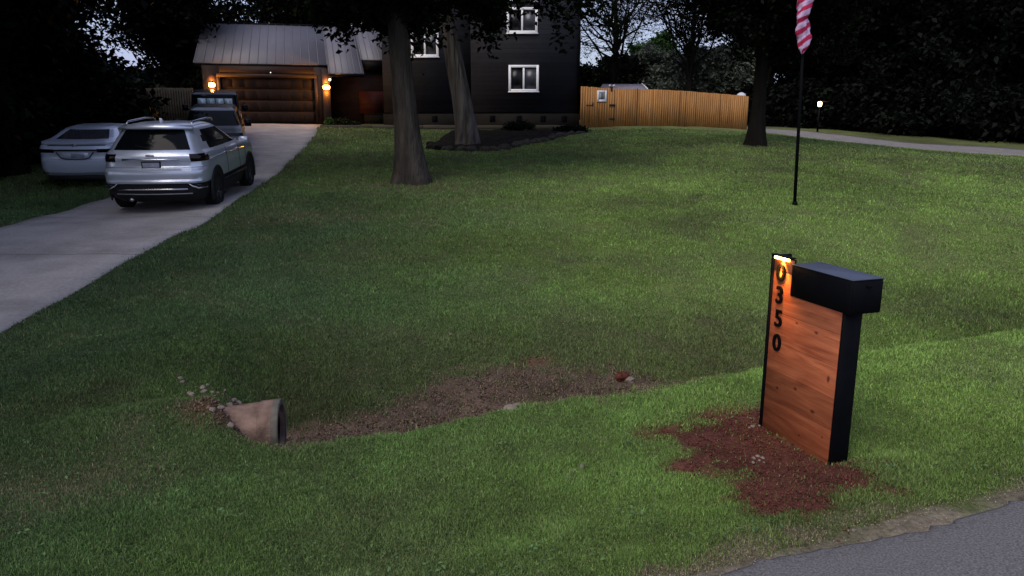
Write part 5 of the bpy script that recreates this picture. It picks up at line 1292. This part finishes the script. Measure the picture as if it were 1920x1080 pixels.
mb = MB(); mb.tube([(-.50, -2.295, 1.02), (-.25, -2.325, 1.022), (0, -2.335, 1.024), (.25, -2.325, 1.022), (.50, -2.295, 1.02)], .022, 6); mb.build('chrome_strip', M['chrome'], suv)
bx(suv, 'emblem_plate', (0, -2.312, 1.10), (.075, .006, .017), M['chrome'], .004)
bx(suv, 'plate_recess', (.0, -2.296, .925), (.17, .012, .062), M['trim_black'], .004); bx(suv, 'licence_plate', (.0, -2.310, .923), (.150, .004, .048), M['plate'], .003)
mb = MB(); mb.tube([(-.62, -2.315, .475), (-.3, -2.345, .473), (0, -2.35, .472), (.3, -2.345, .473), (.62, -2.315, .475)], .020, 6); mb.build('bumper_strip', M['chrome'], suv)
mb = MB(); mb.tube([(-.68, -2.26, .385), (-.3, -2.30, .38), (0, -2.31, .38), (.3, -2.30, .38), (.68, -2.26, .385)], .014, 6); mb.build('skid_plate', M['grey_metal'], suv)
for sx_ in (-1, 1):
    mb = MB(); mb.tube([(sx_ * .62, -2.315, .60), (sx_ * .70, -2.31, .53), (sx_ * .80, -2.27, .49), (sx_ * .925, -2.11, .49)], [.012, .018, .020, .012], 6); mb.build('fog_light_trim', M['chrome'], suv)
    bx(suv, 'reflector', (sx_ * .80, -2.275, .54), (.06, .012, .018), M['lamp_red'], .003)
    mb = MB(); mb.box((sx_ * 1.03, .62, 1.16), (.10, .05, .075), None, .02); mb.tube([(sx_ * .9, .66, 1.10), (sx_ * 1.0, .64, 1.11)], .02, 6); mb.build('side_mirror', M['silver'], suv)
    for yy in (-.35, .62): bx(suv, 'door_handle', (sx_ * .962, yy - .35, 1.02), (.012, .09, .014), M['chrome'], .004)
    for yy in (-1.42, 1.42): well(suv, sx_ * .952, yy, .365, sx_, .365); wheel(suv, sx_ * .958, yy, .365, .24, sx_)
    mb = MB(); mb.tube([(sx_ * .958, -.95, .50), (sx_ * .962, .95, .50)], .03, 6); mb.build('sill_strip', M['trim_black'], suv)
for sx_ in (-1, 1):
    for yy in (-.62, .42, 1.02):
        mb = MB(); mb.tube([(sx_ * .9625, yy + .02, .52), (sx_ * .965, yy, .8), (sx_ * .955, yy, .98), (sx_ * .930, yy - .01, 1.12)], .0045, 4); mb.build('door_seam', M['trim_black'], suv)
    mb = MB(); mb.tube([(sx_ * .955, -1.9, 1.0), (sx_ * .962, -1.0, 1.015), (sx_ * .96, .9, .99)], .006, 4); mb.build('side_crease', M['silver'], suv)
mb = MB(); mb.tube([(.10, -2.19, 1.195), (-.30, -2.15, 1.27)], .009, 5); mb.build('wiper', M['trim_black'], suv)
mb = MB(); mb.tube([(-.45, -2.25, .27), (-.45, -2.05, .27)], .035, 10); mb.build('exhaust_pipe', M['chrome'], suv)

# --- white sedan
rear = P(147, 320, 18.6); sed = place_car('sedan', 'white sedan parked on the grass left of the silver SUV', 'sedan', (rear.x, 18.6, 0), 11.0, 2.42, .8)
lv = [(.20, -2.15, 2.2, .80), (.28, -2.30, 2.32, .88), (.36, -2.38, 2.38, .905), (.46, -2.41, 2.41, .915), (.58, -2.415, 2.42, .92), (.66, -2.41, 2.42, .922), (.70, -2.375, 2.41, .922), (.78, -2.36, 2.38, .922), (.84, -2.37, 2.30, .92), (.90, -2.385, 2.2, .918), (.93, -2.385, 2.05, .915),
      (1.00, -2.35, 1.75, .905), (1.015, -2.31, 1.6, .90), (1.05, -2.34, 1.25, .885), (1.085, -2.345, 1.12, .865), (1.10, -2.26, 1.08, .845), (1.125, -1.85, 1.0, .80), (1.17, -1.72, .88, .775), (1.30, -1.42, .52, .70), (1.38, -1.20, .30, .65), (1.425, -1.0, .1, .59), (1.45, -.75, -.1, .48)]
lv = [(a, b, c, d, dict(rc=.22 if a < 1.11 else .16, rf=.28, bul=.06 if a < 1.11 else .10, tr=.06)) for a, b, c, d in lv]
lv = [(a if a < 1.1 else 1.1 + (a - 1.1) * .68, b, c, d, e) for a, b, c, d, e in lv]
def rule2(side, p_, z, v):
    if z < .27: return 'lower_cladding'
    if side in ('rear', 'cr'):
        if .85 < z < .94:
            if side == 'cr' or abs(p_) > .48: return 'tail_light'
        if 1.0 < z < 1.02 and side == 'rear': return 'trunk_seam'
        if side == 'rear' and 1.117 < z < 1.285: return 'rear_window'
    if side == 'side':
        if .85 < z < .94 and p_ < .04: return 'tail_light'
        if 1.117 < z < 1.285 and (.05 + (1.285 - z) * .5) < p_ < .98: return 'side_window'
    if side in ('front', 'cf') and 1.11 < z < 1.29: return 'windshield'
    if side == 'front' and .46 < z < .68 and p_ < .7: return 'grille'
    if side == 'cf' and .66 < z < .8: return 'headlight'
    return 'body'
CM2 = dict(CM); CM2.update(body=M['white_car'], trunk_seam=M['trim_black'], rear_window=mat('sky_glass', (.05, .05, .06), .12, spec=1.0, coat=1))
shell(sed, lv, rule2, CM2)
mb = MB(); mb.box((0, -2.44, .775), (.30, .012, .07), None, .01); mb.build('plate_recess', M['white_car'], sed)
bx(sed, 'licence_plate', (.06, -2.457, .775), (.15, .004, .055), M['plate'], .003)
mb = MB(); mb.tube([(-.42, -2.44, .86), (-.32, -2.465, .73), (-.22, -2.475, .695), (0, -2.48, .69), (.22, -2.475, .695), (.32, -2.465, .73), (.42, -2.44, .86)], .013, 6); mb.build('plate_trim', M['trim_black'], sed)
mb = MB(); mb.tube([(-.55, -2.425, .90), (0, -2.452, .905), (.55, -2.425, .90)], .022, 6); mb.build('tail_strip', M['trim_black'], sed)
mb = MB(); mb.tube([(-.05, -2.42, 1.045), (0, -2.425, 1.01), (.05, -2.42, 1.045)], .010, 6); mb.tube([(-.045, -2.42, .985), (0, -2.425, 1.015), (.045, -2.42, .985)], .010, 6); mb.build('emblem', M['chrome'], sed)
for sx_ in (-1, 1):
    bx(sed, 'reflector', (sx_ * .74, -2.385, .36), (.06, .01, .015), M['lamp_red'], .003)
    mb = MB(); mb.box((sx_ * .99, .75, 1.06), (.09, .045, .06), None, .018); mb.tube([(sx_ * .86, .78, 1.03), (sx_ * .95, .76, 1.04)], .018, 6); mb.build('side_mirror', M['white_car'], sed)
    for yy in (-1.42, 1.45): well(sed, sx_ * .912, yy, .335, sx_, .335); wheel(sed, sx_ * .918, yy, .335, .22, sx_)
bx(sed, 'rear_valance', (0, -2.40, .235), (.66, .06, .05), M['trim_black'], .01)

# --- black pickup facing the camera
def dark_truck(name, label, cat, X, Y, rz, tall=1.0, shade=True, bedlen=True, boxy=False, scale=1.0):
    a = R(rz); fw = Vector((-math.sin(a), math.cos(a), 0)); c = Vector((X, Y, 0)) - fw * 2.8
    z0 = H(c.x - fw.x * 1.6, c.y - fw.y * 1.6); z1 = H(c.x + fw.x * 1.6, c.y + fw.y * 1.6)
    tr = local_empty(name, (c.x, c.y, (z0 + z1) / 2 + .03), a, label, cat, None, math.atan2(z1 - z0, 3.2), scale)
    T_ = tall; yb = -.95 if bedlen else -2.5
    lv = [(.38, -2.6, 2.55, .86), (.48, -2.78, 2.72, .96), (.60, -2.80, 2.80, .99), (.72, -2.78, 2.80, 1.0), (.84, -2.78, 2.77, 1.0), (.92, -2.78, 2.76, 1.0), (1.06, -2.78, 2.74, .995), (1.16, -2.78, 2.70, .985), (1.24 * T_, -2.77, 2.60, .97), (1.29 * T_, -2.75, 1.9, .955), (1.31 * T_, -2.7 if not bedlen else -.9, 1.15, .945),
          (1.34 * T_, yb, 1.08, .90), (1.40 * T_, yb + .02, 1.0, .875), (1.72 * T_, yb + .12, .55, .77), (1.80 * T_, yb + .16, .42, .74), (1.87 * T_, yb + .3, .15, .66), (1.89 * T_, yb + .6, -.1, .5)]
    if boxy: lv = lv[:10] + [(1.33, -2.72, 1.15, .965), (1.38, -2.70, 1.08, .945), (1.44, -2.69, 1.03, .935), (1.84, -2.62, .86, .895), (1.93, -2.60, .80, .88), (1.99, -2.52, .70, .84), (2.01, -2.3, .5, .7)]
    lv = [(a_, b_, c_, d_, dict(rc=.12, rf=.20, bul=.02, bulf=.07, tr=.0, tf=.03)) for a_, b_, c_, d_ in lv]
    def rl(side, p_, z, v):
        if z < .5: return 'lower_cladding'
        if side in ('front', 'cf'):
            if .92 < z < 1.16 and (side == 'cf' or p_ > .72): return 'headlight'
            if .72 < z < 1.16 and side == 'front': return 'grille'
            if .5 < z < .7 and side == 'front': return 'bumper'
            if (1.38 < z < 1.90 if boxy else 1.34 * T_ < z < 1.78 * T_): return 'windshield'
        if side == 'side' and (1.43 < z < 1.85 if boxy else 1.36 * T_ < z < 1.74 * T_) and .06 < p_ < .97: return 'side_window'
        if side == 'rear' and 1.36 * T_ < z < 1.74 * T_: return 'rear_window'
        return 'body'
    cm = dict(CM); cm.update(body=M['black_car'], bumper=M['trim_black'])
    shell(tr, lv, rl, cm)
    for k in range(5): bx(tr, 'grille_bar', (0, 2.83, .78 + k * .075), (.60, .012, .010), M['trim_black'], .003)
    bx(tr, 'licence_plate', (0, 2.90, .62), (.15, .005, .055), M['plate'], .002)
    for sx_ in (-1, 1):
        mb = MB(); mb.box((sx_ * 1.13, .80, 1.42 * T_), (.11, .06, .12), None, .02); mb.tube([(sx_ * .93, .9, 1.34 * T_), (sx_ * 1.07, .84, 1.36 * T_)], .025, 6); mi = mb.build('side_mirror', M['black_car'], tr)
        bx(tr, 'mirror_glass', (sx_ * 1.13, .735, 1.42 * T_), (.09, .004, .10), M['chrome'], .002, parent=mi)
        for (x_, z_, q_) in ((.83, 1.04, .055), (.70, 1.04, .045)): 
            mb = MB(); mb.tube([(sx_ * x_, 2.74, z_), (sx_ * x_, 2.80 - (x_ - .7) * .25, z_)], [q_, q_ * .9], 12); mb.build('headlight_lens', M['grey_metal'], tr)
        mb = MB(); mb.tube([(sx_ * .78, 2.80, .60), (sx_ * .78, 2.84, .60)], .05, 10); mb.build('fog_light', M['lamp_clear'], tr)
        for yy in (-1.75, 1.80): well(tr, sx_ * .992, yy, .41, sx_, .41); wheel(tr, sx_ * .998, yy, .41, .26, sx_)
    if boxy:
        pass
    if shade:
        zb, zt = 1.50, 1.79
        zz_ = [l_[0] for l_ in lv]; yy_ = [l_[2] for l_ in lv]
        def ws(x_, z_): return float(np.interp(z_, zz_, yy_)) + .07 * (1 - (x_ / .75) ** 2) + .010
        for k in range(4):
            x0, x1 = -.66 + k * .335, -.66 + k * .335 + .30; mb = MB()
            q4 = [(x0, ws(x0, zb), zb), (x1, ws(x1, zb), zb), (x1, ws(x1, zt), zt), (x0, ws(x0, zt), zt)]
            mb.prism(q4, (0, .012, .004)); mb.build('sunshade_panel', SHD, tr)
    return tr
SHD = mat('sunshade_silver', (.50, .62, .66), .35, metal=.3, var=.3, scale=5, spec=.5)
q = P(417, 250, 25.6); dark_truck('off_roader', 'tall boxy black off-roader facing down the driveway with pale folding sunshade panels in its windscreen', 'off-road vehicle', q.x - .2, 25.6, 200, bedlen=False, boxy=True, scale=.88)
q = P(399, 240, 19.9); dark_truck('black_car', 'low black car parked between the silver SUV and the tall off-roader', 'car', q.x - .15, 20.1, 199, shade=False, bedlen=False, scale=.84)
# low fence and shed side left of the garage
q0 = P(235, 200, 33); q1 = P(352, 196, 35)
sf = empty('side_fence', (q0.x, 33, H(q0.x, 33)), 0, 'dim brown board fence left of the garage behind the parked cars', 'fence')
mb = MB(); r = np.random.RandomState(3)
for k in range(26):
    u = (k + .5) / 26; x = q0.x + (q1.x + .3 - q0.x) * u; y = 33 + 2 * u; g = H(x, y); tz = P(0, np.interp(235 + 117 * u, [235, 262, 300, 352], [205, 166, 165, 166]), y).z
    mb.box((x, y, (g + tz) / 2), (.060, .012, (tz - g) / 2 + .03 * r.rand()))
mb.build('board_panel', M['timber'], sf)
for z_ in (.4, 1.3): mb = MB(); mb.tube([(q0.x, 33.05, H(q0.x, 33) + z_), (q1.x + .3, 35.05, H(q1.x, 35) + z_)], .035, 4); mb.build('rail', M['timber'], sf)

# ------------------------------------------------------------------ light
SUN_EL, SUN_AZ = 48.0, 215.0     # azimuth measured from +Y clockwise: behind the camera, to the left
w = bpy.data.worlds.new('World'); S.world = w; w.use_nodes = True; nt = w.node_tree; bg = nt.nodes['Background']
sky = N(nt, 'ShaderNodeTexSky', sky_type='NISHITA'); sky.sun_disc = False; sky.sun_elevation = R(SUN_EL); sky.sun_rotation = R(SUN_AZ); sky.air_density = 1.2; sky.dust_density = 2.5; sky.ozone_density = 2.0
tc = N(nt, 'ShaderNodeTexCoord'); mp = N(nt, 'ShaderNodeMapping'); mp.inputs['Scale'].default_value = (1, 1, 3); lk(nt, tc.outputs['Generated'], mp.inputs[0])
cl = N(nt, 'ShaderNodeTexNoise'); cl.inputs['Scale'].default_value = 2.2; cl.inputs['Detail'].default_value = 6; lk(nt, mp.outputs[0], cl.inputs['Vector'])
cr = N(nt, 'ShaderNodeValToRGB'); cr.color_ramp.elements[0].position = .35; cr.color_ramp.elements[1].position = .7; cr.color_ramp.elements[0].color = (.45, .45, .45, 1); cr.color_ramp.elements[1].color = (.85, .85, .85, 1); lk(nt, cl.outputs['Fac'], cr.inputs[0])
mx = N(nt, 'ShaderNodeMix', data_type='RGBA'); lk(nt, cr.outputs[0], mx.inputs[0]); lk(nt, sky.outputs[0], mx.inputs[6]); mx.inputs[7].default_value = (3.9, 4.3, 6.8, 1)
lk(nt, mx.outputs[2], bg.inputs['Color']); bg.inputs['Strength'].default_value = .075
sun = bpy.data.lights.new('sun', 'SUN'); sun.energy = 1.5; sun.angle = R(45); sun.color = (1, .93, .84); so = bpy.data.objects.new('sun', sun); COL.objects.link(so)
az = R(SUN_AZ); el = R(SUN_EL); sd = Vector((math.sin(az) * math.cos(el), math.cos(az) * math.cos(el), math.sin(el))); so.rotation_euler = sd.to_track_quat('Z', 'Y').to_euler()
so.location = (10, -20, 20)
S.view_settings.view_transform = 'Standard'; S.view_settings.look = 'None'; S.view_settings.exposure = .92; S.view_settings.gamma = 1
S.cycles.use_denoising = True
S.cycles.max_bounces = 6; S.cycles.diffuse_bounces = 3; S.cycles.sample_clamp_indirect = 4
